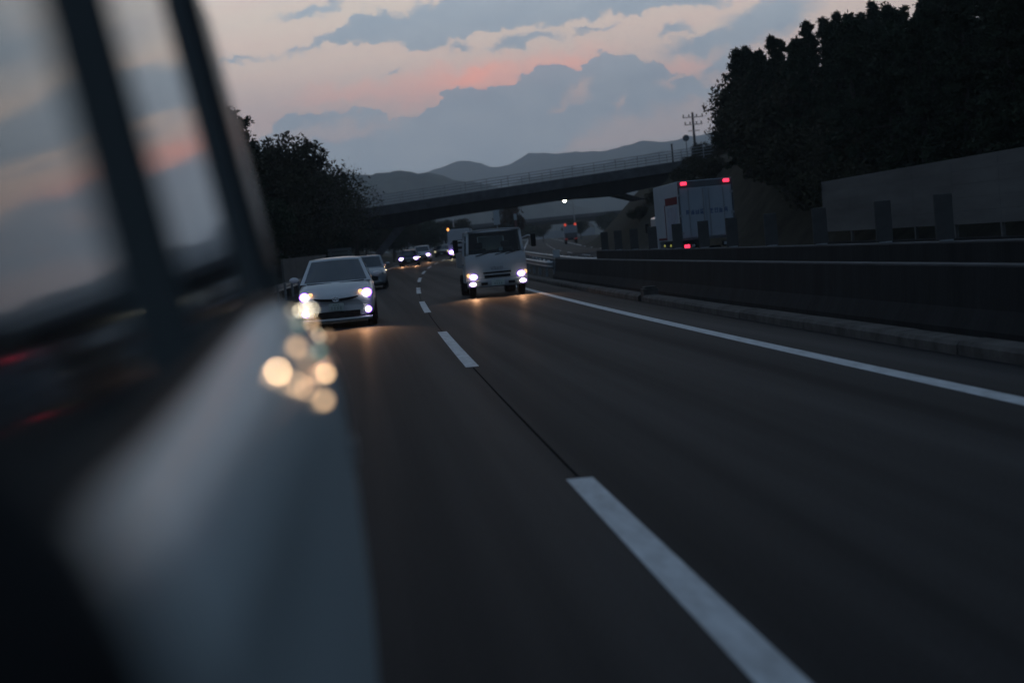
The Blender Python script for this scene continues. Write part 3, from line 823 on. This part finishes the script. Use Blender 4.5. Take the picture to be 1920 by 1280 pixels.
def spot(t, loc, power, col=(1, .50, .24), size=64, down=27):
    l = bpy.data.lights.new('headlamp_beam', 'SPOT'); l.energy = power * .022; l.color = col; l.spot_size = R(size); l.spot_blend = .75; l.shadow_soft_size = .07
    o = bpy.data.objects.new('headlamp_beam', l); COL.objects.link(o); o.parent = t; o.location = loc; o.rotation_euler = (R(-90 + -down + 180 - 180), 0, R(180))
    o.rotation_euler = Vector((0, -1, -math.tan(R(down)))).to_track_quat('-Z', 'Y').to_euler()
    return o


HATCH = dict(w=.872, L=4.46, hood=1.07, nose=.78, belt=1.08, ws0=.92, ws1=2.0, roof=1.62, re0=4.25, re1=3.5, rake=.10, wb=.94, wt=.69,
             lamp=dict(x=.70, y=.23, z=.745, r=(.085, .07, .075), amb=(.56, .2, .79, (.055, .05, .04)), fog=(.70, .17, .37, (.062, .05, .058))))
p = car('hatchback_car', 'white hatchback with lit violet-white headlights leading the left lane', 37.0, -.86, PEARL, HATCH)
extras(p, HATCH, HIDL, True)
m = MB()
for sg in (-1, 1):
    pts = [(sg * x, .012 - .02 + .22 * (x / .872) ** 2, .635 + .05 * (x / .5) ** 2) for x in frange(.07, .5, 8)]
    m.tube(pts, [.03, .033, .033, .032, .03, .028, .025, .02, .01], 6)
m.build('upper_grille', BLACKP, p)
m = MB(); m.tube([(.075 * math.cos(a), -.02, .65 + .05 * math.sin(a)) for a in frange(0, 6.283, 20)], .012, 6); m.tube([(.03 * math.cos(a), -.02, .65 + .046 * math.sin(a)) for a in frange(0, 6.283, 16)], .009, 6)
m.tube([(.05 * math.cos(a), -.02, .675 + .02 * math.sin(a)) for a in frange(0, 6.283, 16)], .009, 6); m.build('emblem', CHROME, p)
m = MB(); m.grid(lambda u, v: (-.52 + 1.04 * u, .02 + .2 * ((-.52 + 1.04 * u) / .872) ** 2 - .012, .25 + .13 * v), 10, 2); m.build('lower_grille', BLACKP, p)
plate(p, 0, -.03, .48)
m = MB(); m.loft([[(x, .02 + .2 * (x / .872) ** 2 + a, z) for a, z in ((-.03, .17), (-.04, .21), (.02, .23), (.1, .2), (.1, .15))] for x in frange(-.78, .78, 14)]); m.build('chin_spoiler', PEARL, p)
for sg in (-1, 1): spot(p, (sg * .62, -.1, .66), 5200)
for sg in (-1, 1):
    m = MB(); m.tube([(sg * .1, .83, 1.0), (sg * .1 + sg * .55, .97, 1.02)], .012, 6); m.build('wiper', BLACKP, p)

WAGON = dict(w=.87, L=4.6, hood=1.08, nose=.82, belt=1.06, ws0=1.0, ws1=1.75, roof=1.62, re0=4.5, re1=4.2, rake=.03, wb=.94, wt=.74, lamp=dict(x=.66, y=.2, z=.72, r=(.12, .06, .06)))
p = car('estate_car', 'silver estate car half hidden behind the white hatchback', 76.0, -1.05, SILVER, WAGON)
for sg in (-1, 1): MB().ell((sg * .66, .2, .74), (.13, .07, .07)).build('headlight', mat('unlit_lens', (.3, .33, .35), .15, spec=.8), p)
m = MB(); m.grid(lambda u, v: (-.5 + u, -.02 + .2 * ((-.5 + u) / .87) ** 2, .42 + .2 * v), 8, 2); m.build('grille', BLACKP, p); plate(p, 0, -.03, .42)
for sg in (-1, 1): MB().ell((sg * .62, .07, .36), (.07, .04, .05)).build('fog_lamp', MATS['unlit_lens'], p)

SEDAN = dict(w=.86, L=4.3, hood=.98, nose=.76, belt=.98, ws0=1.0, ws1=1.8, roof=1.47, re0=4.1, re1=3.6, rake=.06, wb=.93, wt=.72, lamp=dict(x=.63, y=.16, z=.66, r=(.19, .08, .095)))
p = car('hatchback_car', 'slate blue hatchback with lit headlights ahead of the pale far minivan', 147, -1.05, BLUEG, SEDAN)
extras(p, SEDAN, mat('far_headlamp', (.8, .8, .8), .3, emit=(.93, .86, 1.0), estr=7), True)
m = MB(); m.grid(lambda u, v: (-.6 + 1.2 * u, -.03 + .2 * ((-.6 + 1.2 * u) / .86) ** 2, .26 + .24 * v), 8, 2); m.build('grille', BLACKP, p); plate(p, 0, -.045, .46)
for sg in (-1, 1): spot(p, (sg * .62, -.1, .64), 9000)
VAN = dict(w=.85, L=4.4, hood=1.15, nose=.85, belt=1.1, ws0=.8, ws1=1.5, roof=1.72, re0=4.3, re1=4.1, rake=.02, wb=.95, wt=.80, lamp=dict(x=.62, y=.15, z=.76, r=(.17, .08, .10)))
p = car('minivan', 'pale minivan with a tall roof just behind the slate blue hatchback', 163, -.55, WHITE, VAN)
extras(p, VAN, MATS['far_headlamp'], True); plate(p, 0, -.045, .46)
spot(p, (.62, -.1, .7), 8000)
m = MB(); m.grid(lambda u, v: (-.55 + 1.1 * u, -.03 + .2 * ((-.55 + 1.1 * u) / .85) ** 2, .3 + .2 * v), 8, 2); m.build('grille', BLACKP, p)
p = car('sedan_car', 'dark sedan with only small yellow lamps, farthest car in the left lane', 209, -.75, DARKC, dict(SEDAN, w=.9, roof=1.46))
PARK = mat('parking_lamp', (.6, .5, .3), .3, emit=(1, .85, .5), estr=1.1)
for sg in (-1, 1): MB().ell((sg * .8, .12, .68), (.09, .06, .09)).build('headlight', PARK, p)
m = MB(); m.grid(lambda u, v: (-.6 + 1.2 * u, -.03 + .2 * ((-.6 + 1.2 * u) / .86) ** 2, .36 + .2 * v), 8, 2); m.build('grille', BLACKP, p); plate(p, 0, -.04, .4)

# ---- white cab-over truck facing the camera
t = thing('small_truck', 'white cab-over truck with four glowing front lamps in the near right lane', 'truck', rd(3.62, 50.5), -heading(50) + .02)
w = .93
def cabx(z): return w * (1 - .10 * max(0, (z - 1.1) / .95))
fronty = lambda z: -.0 + .02 * max(0, .6 - z) + .24 * max(0, z - 1.15) ** 1.0 * .9
fp = [(.48, ), (.6, ), (.9, ), (1.2, ), (1.28, )]
m = MB()
m.grid(lambda u, v: ((2 * u - 1) * cabx(.46 + .86 * v), fronty(.46 + .86 * v) + .13 * abs(2 * u - 1) ** 3, .46 + .86 * v), 14, 8)
m.build('front_panel', WHITE, t)
wsf = lambda u, v: ((2 * u - 1) * cabx(1.3 + .72 * v), fronty(1.3 + .72 * v) + .13 * abs(2 * u - 1) ** 3, 1.3 + .72 * v)
fr = MB()
for (u0_, u1_, v0_, v1_) in ((0, .045, 0, 1), (.955, 1, 0, 1), (.045, .955, .93, 1), (.045, .955, 0, .035)):
    fr.grid(lambda u, v: wsf(u0_ + (u1_ - u0_) * u, v0_ + (v1_ - v0_) * v), 6 if u1_ - u0_ > .5 else 2, 6 if v1_ - v0_ > .5 else 2)
o = fr.build('windshield_frame', WHITE, t); q = o.modifiers.new('solid', 'SOLIDIFY'); q.thickness = .04; q.offset = -1
# see-through windscreen
gm = bpy.data.materials.new('clear_windscreen'); gm.use_nodes = True; gt = gm.node_tree; gt.nodes.clear()
tr = gt.nodes.new('ShaderNodeBsdfTransparent'); tr.inputs[0].default_value = (.62, .72, .73, 1); gl = gt.nodes.new('ShaderNodeBsdfGlossy'); gl.inputs['Roughness'].default_value = .03
fz = gt.nodes.new('ShaderNodeFresnel'); fz.inputs[0].default_value = 1.5; mx = gt.nodes.new('ShaderNodeMixShader'); oo = gt.nodes.new('ShaderNodeOutputMaterial')
gt.links.new(fz.outputs[0], mx.inputs[0]); gt.links.new(tr.outputs[0], mx.inputs[1]); gt.links.new(gl.outputs[0], mx.inputs[2]); gt.links.new(mx.outputs[0], oo.inputs[0])
MB().grid(inset(wsf, .04, .96, .03, .935, -.01), 14, 6).build('windshield', gm, t)
m = MB(); m.loft([[(x * cabx(2.02), y, z) for x, z in ((-1, 2.0), (-.93, 2.045), (-.5, 2.065), (.5, 2.065), (.93, 2.045), (1, 2.0))] for y in (.2, .3, .9, 1.55)], cap=False); o = m.build('roof', WHITE, t); q = o.modifiers.new('solid', 'SOLIDIFY'); q.thickness = .03; q.offset = -1
for sg in (-1, 1):
    m = MB(); X = lambda z: sg * (cabx(z) + .003)
    m.add([(X(.46), .14, .46), (X(.46), 1.6, .46), (X(1.3), 1.6, 1.3), (X(1.3), .18, 1.3)], [[0, 1, 2, 3]])
    m.add([(X(1.3), 1.25, 1.3), (X(1.3), 1.6, 1.3), (X(2.02), 1.6, 2.02), (X(2.02), 1.25, 2.02)], [[0, 1, 2, 3]])
    m.add([(X(1.9), .3, 1.9), (X(1.9), 1.3, 1.9), (X(2.02), 1.3, 2.02), (X(2.02), .3, 2.02)], [[0, 1, 2, 3]])
    o = m.build('door', WHITE, t); q = o.modifiers.new('solid', 'SOLIDIFY'); q.thickness = .03
    MB().box((sg * .96, .95, 1.02), (.04, .16, .04)).build('handle', BLACKP, o)
    m = MB(); m.add([(X(1.3), .24, 1.3), (X(1.3), 1.25, 1.3), (X(1.9), 1.25, 1.9), (X(1.9), .38, 1.9)], [[0, 1, 2, 3]]); m.build('side_window', gm, t)
    o = MB().box((sg * 1.2, .12, 1.62), (.16, .10, .40)).build('mirror', BLACKP, t, bevel=.04)
    m = MB(); m.tube([(sg * .88, .3, 1.72), (sg * 1.05, .15, 1.78), (sg * 1.15, .12, 1.76)], .022, 6); m.build('mirror_arm', WHITE, o)
m = MB()
for a in ((-.86, -.42, .5, 2.0), (.42, .86, .5, 2.0), (-.42, .42, .5, 1.42), (-.42, .42, 1.86, 2.0)):
    m.box(((a[0] + a[1]) / 2, 1.58, (a[2] + a[3]) / 2), (a[1] - a[0], .04, a[3] - a[2]))
m.build('rear_wall', mat('cab_lining', (.02, .022, .024), .8), t)
MB().box((0, 1.57, 1.64), (.8, .01, .42)).build('rear_window', mat('pale_rear_pane', (.50, .58, .56), .5), t)  # opaque pane; its pale colour stands in for light through the window
m = MB(); m.box((0, .55, 1.18), (1.7, .5, .22)); m.box((-.35, .7, 1.3), (.3, .2, .1)); m.build('dashboard', BLACKP, t, bevel=.03)
for sg in (-1, 1):
    m = MB(); m.box((sg * .42, 1.3, 1.15), (.5, .16, .66)); m.box((sg * .42, 1.33, 1.58), (.26, .1, .2)); m.build('seat', mat('seat_cloth', (.03, .034, .036), .9), t, bevel=.05)
m = MB(); m.tube([(.42 + .19 * math.cos(a), .85 + .07 * math.sin(a), 1.32 + .17 * math.sin(a)) for a in frange(0, 6.283, 20)], .016, 6, False); m.build('steering_wheel', BLACKP, t)
MB().box((.2, .34, 1.43), (.12, .01, .1)).build('dashboard_card', mat('pale_card', (.3, .42, .46), .6), t)
m = MB()
for a, b_ in ((-.62, -.05), (-.02, .5), (.3, .74)): m.tube([(a, .02, 1.27), (b_, .06, 1.36)], .016, 6)
m.build('wiper', BLACKP, t)
for z, hh in ((.735, .05), (.62, .08)):
    m = MB(); m.box((0, -.012, z), (.86 if z > .7 else .8, .03, hh)); m.build('grille_slot', BLACKP, t, bevel=.012)
m = MB(); m.loft([[(x, .0 + .13 * abs(x / w) ** 3 + a, z) for a, z in ((-.05, .30), (-.07, .34), (-.07, .5), (-.03, .53), (.1, .53), (.1, .3))] for x in frange(-w, w, 14)]); m.build('bumper', mat('grey_bumper', (.30, .33, .36), .5, var=.1), t)
for sg in (-1, 1):
    MB().box((sg * .42, -.068, .41), (.2, .03, .08)).build('bumper_vent', BLACKP, t)
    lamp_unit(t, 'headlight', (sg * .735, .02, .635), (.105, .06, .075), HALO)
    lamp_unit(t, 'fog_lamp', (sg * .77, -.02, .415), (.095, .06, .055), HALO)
    MB().ell((sg * .88, .10, .685), (.05, .06, .06)).build('indicator', AMBER, t)
    spot(t, (sg * .72, -.15, .6), 5200)
plate(t, 0, -.078, .42, .4, .18)
cu = bpy.data.curves.new('cab_lettering', 'FONT'); cu.body = 'ISUZU'; cu.size = .115; cu.align_x = 'CENTER'; cu.extrude = .004; cu.space_character = 1.25
to = bpy.data.objects.new('cab_lettering', cu); COL.objects.link(to); bpy.context.view_layer.update()
me = bpy.data.meshes.new_from_object(to.evaluated_get(bpy.context.evaluated_depsgraph_get())); bpy.data.objects.remove(to)
for v in me.vertices: v.co = Vector((-v.co.x, -.02 - v.co.z, .83 + v.co.y))
me.flip_normals(); me.materials.append(mat('grey_badge', (.12, .14, .16), .4)); o = bpy.data.objects.new('cab_lettering', me); COL.objects.link(o); o.parent = t
m = MB(); m.box((0, 3.4, .72), (.75, 4.6, .2)); m.build('chassis', BLACKP, t)
m = MB(); m.box((0, 3.6, .98), (1.86, 3.6, .12));
for sg in (-1, 1): m.box((sg * .915, 3.6, 1.22), (.03, 3.6, .36))
m.box((0, 1.81, 1.25), (1.86, .04, .42)); m.box((0, 5.38, 1.22), (1.8, .03, .36)); m.build('cargo_bed', mat('bed_steel', (.2, .22, .24), .5, var=.15), t)
for x in (-1, 1): wheel(t, x * .76, .62, .34, .2); wheel(t, x * .72, 4.3, .34, .36)
for x in (-1, 1): MB().box((x * .8, .95, .42), (.3, .03, .4)).build('mudflap', BLACKP, t)

# ---- heavy lorry behind the truck
t = thing('heavy_truck', 'tall grey lorry with an amber roof marker, mostly hidden behind the white truck', 'truck', rd(3.05, 172), -heading(172))
m = MB(); m.grid(lambda u, v: (-1.2 + 2.4 * u, .10 * abs(2 * u - 1) ** 3 + .12 * max(0, v - .5), .5 + 2.3 * v), 12, 8); m.build('front_panel', WHITE, t)
MB().box((0, 1.15, 1.6), (2.38, 2.0, 2.2)).build('cab', WHITE, t, bevel=.04)
MB().grid(lambda u, v: (-1.06 + 2.12 * u, -.03 + .10 * abs(2 * u - 1) ** 3 + .1 * v, 1.55 + .85 * v), 12, 4).build('windshield', GLASS, t)
MB().box((0, .75, 2.86), (2.2, 1.2, .42), 0, .96).build('wind_deflector', WHITE, t, bevel=.06)
MB().box((0, 6.2, 1.9), (2.46, 7.8, 2.3)).build('cargo_box', mat('lorry_box', (.26, .29, .33), .5, var=.1), t, bevel=.03)
MB().box((0, -.06, .55), (2.36, .2, .5)).build('bumper', mat('dark_bumper', (.06, .065, .07), .5), t, bevel=.04)
MB().box((0, -.02, 1.12), (1.5, .04, .28)).build('grille', BLACKP, t, bevel=.02)
for sg in (-1, 1):
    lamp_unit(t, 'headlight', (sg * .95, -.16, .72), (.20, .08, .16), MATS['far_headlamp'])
    if sg < 0: MB().ell((sg * 1.1, .3, 3.08), (.10, .1, .16)).build('roof_marker', AMBERF, t)
    MB().box((sg * 1.42, .1, 1.9), (.2, .14, .5)).build('mirror', BLACKP, t, bevel=.05)
    wheel(t, sg * 1.05, 1.2, .48, .28); wheel(t, sg * .98, 7.5, .48, .5)
    MB().ell((sg * .75, -.17, .46), (.1, .05, .07)).build('fog_lamp', PARK, t)
m = MB(); m.tube([(-.5, .9, 3.3), (-.5, .9, 4.2)], .05, 6); m.build('antenna', WHITE, t)
plate(t, 0, -.17, .5, .44, .22)
spot(t, (-.95, -.3, .72), 9000, (1, .85, .5))

# ---- white box truck driving away on the other carriageway (its rear faces the camera)
t = thing('box_truck', 'white box truck with red roof lamps driving away beyond the median panels', 'truck', (12.15, 56.0, 0), -heading(56) + .0)
BW = mat('box_white', (.34, .39, .44), .6, spec=.15, var=.08, scale=1.0)
MB().box((0, 2.75, 2.165), (1.9, 5.5, 2.03)).build('cargo_box', BW, t, bevel=.025)
m = MB(); m.box((0, -.012, 3.06), (1.88, .03, .2)); m.box((-.93, -.012, 2.09), (.05, .03, 1.75)); m.box((.93, -.012, 2.09), (.05, .03, 1.75)); m.box((0, -.012, 1.18), (1.88, .03, .07)); m.build('rear_frame', mat('frame_grey', (.09, .10, .11), .5, var=.15), t)
for sg in (-1, 1):
    o = MB().box((sg * .455, -.018, 2.085), (.87, .03, 1.69)).build('rear_door', BW, t, bevel=.012)
    m = MB(); m.tube([(sg * .1, -.05, 1.25), (sg * .1, -.05, 2.9)], .016, 6); m.tube([(sg * .6, -.05, 1.25), (sg * .6, -.05, 2.9)], .012, 6); m.build('lock_bar', GALV, o)
    for z in (1.4, 2.0, 2.7): MB().box((sg * .89, -.04, z), (.1, .03, .08)).build('hinge', GALV, o)
rr = random.Random(12); m = MB()            # the blue characters across the doors, unreadable in the photograph: rows of strokes
for q in range(9):
    cx = -.66 + q * .165
    if abs(cx) < .06: continue
    for z in rr.sample((2.03, 2.075, 2.12, 2.165), 3): m.box((cx, -.036, z), (.12, .004, .024))
    for dx in rr.sample((-.045, 0, .045), 2): m.box((cx + dx, -.037, 2.1), (.022, .004, .15))
m.build('door_lettering', mat('blue_lettering', (.05, .10, .22), .5), t)
m = MB(); m.box((-.956, 1.55, 2.55), (.008, 2.6, .26)); m.build('red_stripe', mat('red_band', (.13, .012, .022), .6, spec=.03), t)
m = MB(); m.box((-.956, 1.5, 1.78), (.006, 2.1, 1.1)); m.build('side_graphic', mat('grey_blue_graphic', (.20, .26, .36), .5, var=.25, scale=2.5), t)
m = MB(); m.box((-.957, 3.05, 1.82), (.008, .1, 1.25)); m.box((-.957, 4.0, 1.24), (.008, 1.8, .07)); m.build('side_trim', MATS['red_band'], t)
for sg in (-1, 1):
    MB().box((sg * .74, -.05, 3.09), (.22, .06, .115)).build('roof_lamp', REDM, t, bevel=.03)
    o = MB().box((sg * .68, -.02, .95), (.46, .1, .16)).build('tail_lamp_housing', BLACKP, t, bevel=.02)
    MB().box((sg * .78, -.085, .95), (.19, .04, .12)).build('tail_lamp', REDM, t, bevel=.03)
    MB().box((sg * .56, -.085, .95), (.12, .04, .11)).build('reversing_lamp', MATS['unlit_lens'], t, bevel=.02)
    wheel(t, sg * .74, 1.2, .36, .36); wheel(t, sg * .76, 5.9, .36, .22)
    MB().box((sg * .72, .62, .4), (.4, .02, .42)).build('mudflap', mat('mudflap_pale', (.2, .23, .25), .7), t)
MB().box((0, 3.2, .78), (.8, 6.4, .22)).build('chassis', BLACKP, t)
MB().box((0, .02, .5), (1.7, .1, .12)).build('under_bumper', MATS['frame_grey'], t, bevel=.02)
plate(t, .1, -.05, .62, .34, .17)
MB().box((0, 6.35, 1.35), (1.8, 1.5, 1.5)).build('cab', WHITE, t, bevel=.08)
for sg in (-1, 1): MB().box((sg * 1.08, 6.9, 1.7), (.14, .1, .36)).build('mirror', BLACKP, t, bevel=.03)
for yy_ in (2.2, 3.6): MB().ell((-.97, yy_, 1.0), (.03, .07, .05)).build('side_marker', mat('green_yellow_marker', (.3, .3, .05), .5, emit=(.55, .55, .12), estr=.35), t)

# ---- small far truck
t = thing('box_truck', 'small far box truck with dull red roof lamps past the median walls', 'truck', (31.2, 236, 1.02), -.1)
MB().box((0, 2.2, 1.75), (1.9, 4.4, 1.9)).build('cargo_box', BW, t, bevel=.03)
MB().box((0, -.012, 1.2), (1.75, .03, .75)).build('rear_panel', MATS['frame_grey'], t)
for sg in (-1, 1):
    MB().ell((sg * .72, -.05, 2.75), (.17, .08, .2)).build('roof_lamp', REDF, t); wheel(t, sg * .74, 1.0, .36, .3); wheel(t, sg * .74, 5.2, .36, .22)
    MB().box((sg * .7, -.03, .72), (.3, .06, .14)).build('tail_lamp', mat('dim_red', (.2, .02, .02), .4, emit=(1, .1, .08), estr=.15), t)
MB().box((0, 5.2, 1.2), (1.8, 1.3, 1.3)).build('cab', WHITE, t, bevel=.08); MB().box((0, 2.6, .7), (.8, 5, .2)).build('chassis', BLACKP, t)

# ------------------------------------------------------------------ the van whose flank fills the left of the view
VP = [(.30, -.07), (.5, -.03), (.85, -.025), (1.06, -.032), (1.20, -.040), (1.27, -.047), (1.32, -.060), (1.36, -.082), (1.40, -.112), (1.425, -.135), (1.44, -.15), (1.48, -.158), (2.0, -.245), (2.12, -.32), (2.19, -.5), (2.21, -.93)]
XC = -.93


def vx(z, Y):
    for (z0, x0), (z1, x1) in zip(VP, VP[1:]):
        if z <= z1: f = (z - z0) / (z1 - z0); x = x0 + (x1 - x0) * max(0, f); break
    else: x = XC
    lo = 1 - sm((z - 1.15) / .27)
    x -= .095 * sm((3.0 - Y) / 2.4) * lo
    if Y > 3.12: x -= .16 * ((Y - 3.12) / .3) ** 2
    if Y < -1.0: x -= .25 * ((-1.0 - Y) / 1.0) ** 2
    return x

VANP = mat('van_silver_paint', (.45, .55, .58), .5, .0, spec=.35, coat=.42)
VANP.node_tree.nodes['Principled BSDF'].inputs['Coat Roughness'].default_value = .10
VGLASS = mat('van_tinted_glass', (.010, .014, .016), .07, spec=.55)
VTRIM = mat('matte_black_trim', (.085, .10, .105), .7, spec=0.0)
GLOSSB = mat('gloss_black_trim', (.010, .011, .013), .22, spec=.5)
vt = thing('passenger_van', 'silver van seen along its own flank, filling the left edge out of focus', 'van', (XC, .8, 0))
INV = Vector((-XC, -.8, 0))


def vmb(): return MB()


def belt(Y): return .05 * sm((2.5 - Y) / 1.7)


def vp(Y, z, off=0.0, side=1):
    x = vx(z, Y) + off
    return Vector((x if side > 0 else 2 * XC - x, Y, z - belt(Y))) + INV


def vring(Y):
    top = 1.0 if Y > -.9 else 1 - .45 * sm((-.9 - Y) / 1.0)
    pts = [vp(Y, z) for z, _ in VP]
    for p in pts:
        if p.z > 1.0: p.z = 1.0 + (p.z - 1.0) * top
    left = [Vector((-p.x, p.y, p.z)) for p in pts[::-1][1:]]
    return pts + left


st = frange(-1.95, -1.0, 6) + frange(-.8, 3.0, 26) + [3.1, 3.18, 3.24, 3.30, 3.36, 3.41]
MB().loft([vring(Y) for Y in st]).build('body', VANP, vt)


def patch(name, m_, Y0, Y1, z0, z1, off, parent, side=1, nu=10, nv=8, lean=0.0):
    def P(u, v):
        z = z0 + (z1 - z0) * v
        return vp(Y0 + (Y1 - Y0) * u + lean * (v - .5), z, off, side)
    g_ = MB(); g_.grid(P if side > 0 else (lambda u, v: P(1 - u, v)), nu, nv); return g_.build(name, m_, parent)


for sd in (1, -1):
    patch('window_band', VTRIM, -.85, 2.50, 1.455, 2.08, .004, vt, sd, 24)
    patch('window_band', VTRIM, 2.74, 3.408, 1.455, 2.10, .012, vt, sd, 36)
    patch('side_window', VGLASS, -.7, 1.13, 1.475, 2.05, .008, vt, sd, 14)
    patch('side_window', VGLASS, 1.55, 2.14, 1.475, 2.05, .008, vt, sd, 8)
    patch('pillar_cover', mat('grey_pillar_cover', (.11, .13, .14), .6, spec=0.0), 2.50, 2.74, 1.455, 2.08, .004, vt, sd, 5)
    patch('quarter_window', mat('dull_tinted_glass', (.012, .014, .016), .3, spec=.1), 2.84, 3.10, 1.50, 2.03, .016, vt, sd, 5)
    patch('belt_moulding', BLACKP, -.85, 3.2, 1.440, 1.458, .007, vt, sd, 24, 2)
    tl = patch('tail_lamp', mat('clear_lens', (.34, .33, .35), .3, spec=.6), 2.98, 3.30, 1.12, 1.42, .004, vt, sd, 8)
    for Y in (-1.0, 2.35):
        wheel(vt, (vx(.5, Y) - .16 - XC) * sd, Y - .8, .33, .22)
# black door-mirror housing on its arm at the front door
m = MB(); m.ell(Vector((-.168, .44, 1.345)) + INV, (.118, .05, .165), 28, 18); mh = m.build('mirror_housing', BLACKP, vt)
m = MB(); m.tube([Vector((-.17, .47, 1.28)) + INV, Vector((-.26, .5, 1.27)) + INV], [.03, .04], 10); m.build('mirror_arm', BLACKP, mh)

MB().box(Vector((-.045, 3.2, 1.135)) + INV, (.03, .05, .055)).build('bumper_reflector', mat('pale_reflector', (.6, .62, .62), .4), vt, bevel=.01)

# glowing beads added along the van flank in place of blurred headlight glints
def glow_mat(i, st_, c): return mat('glint_bead_glow_%d' % i, (.4, .3, .2), .3, emit=c, estr=st_)


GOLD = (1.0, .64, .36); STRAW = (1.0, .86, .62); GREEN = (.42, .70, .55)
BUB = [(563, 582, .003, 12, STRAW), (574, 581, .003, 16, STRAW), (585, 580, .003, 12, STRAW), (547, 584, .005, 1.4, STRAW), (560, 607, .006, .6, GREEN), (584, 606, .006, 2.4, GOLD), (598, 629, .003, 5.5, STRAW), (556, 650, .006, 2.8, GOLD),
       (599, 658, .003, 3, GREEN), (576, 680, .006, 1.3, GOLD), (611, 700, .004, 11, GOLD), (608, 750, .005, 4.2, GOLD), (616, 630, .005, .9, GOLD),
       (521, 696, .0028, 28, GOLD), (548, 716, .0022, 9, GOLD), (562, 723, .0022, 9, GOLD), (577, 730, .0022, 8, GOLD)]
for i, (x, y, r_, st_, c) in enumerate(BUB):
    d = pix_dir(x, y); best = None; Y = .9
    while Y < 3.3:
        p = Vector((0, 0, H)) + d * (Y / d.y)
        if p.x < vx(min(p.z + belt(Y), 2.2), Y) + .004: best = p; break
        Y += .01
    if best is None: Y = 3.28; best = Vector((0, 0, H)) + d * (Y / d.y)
    MB().ell(best + INV, (r_, r_ * 1.3, r_), 16, 10).build('lamp_or_glint', glow_mat(i, st_, c), vt)

# ------------------------------------------------------------------ haze
hz = MB().box((0, 2200, 277.5), (9200, 7600, 565)).build('haze', None)
hz['kind'] = 'stuff'
hm = bpy.data.materials.new('haze'); hm.use_nodes = True; ht = hm.node_tree; ht.nodes.clear()
pv = ht.nodes.new('ShaderNodeVolumePrincipled'); pv.inputs['Density'].default_value = 3.0e-4; pv.inputs['Color'].default_value = (.80, .90, 1.0, 1); pv.inputs['Anisotropy'].default_value = .55
ho = ht.nodes.new('ShaderNodeOutputMaterial'); ht.links.new(pv.outputs[0], ho.inputs['Volume']); hz.data.materials.append(hm)
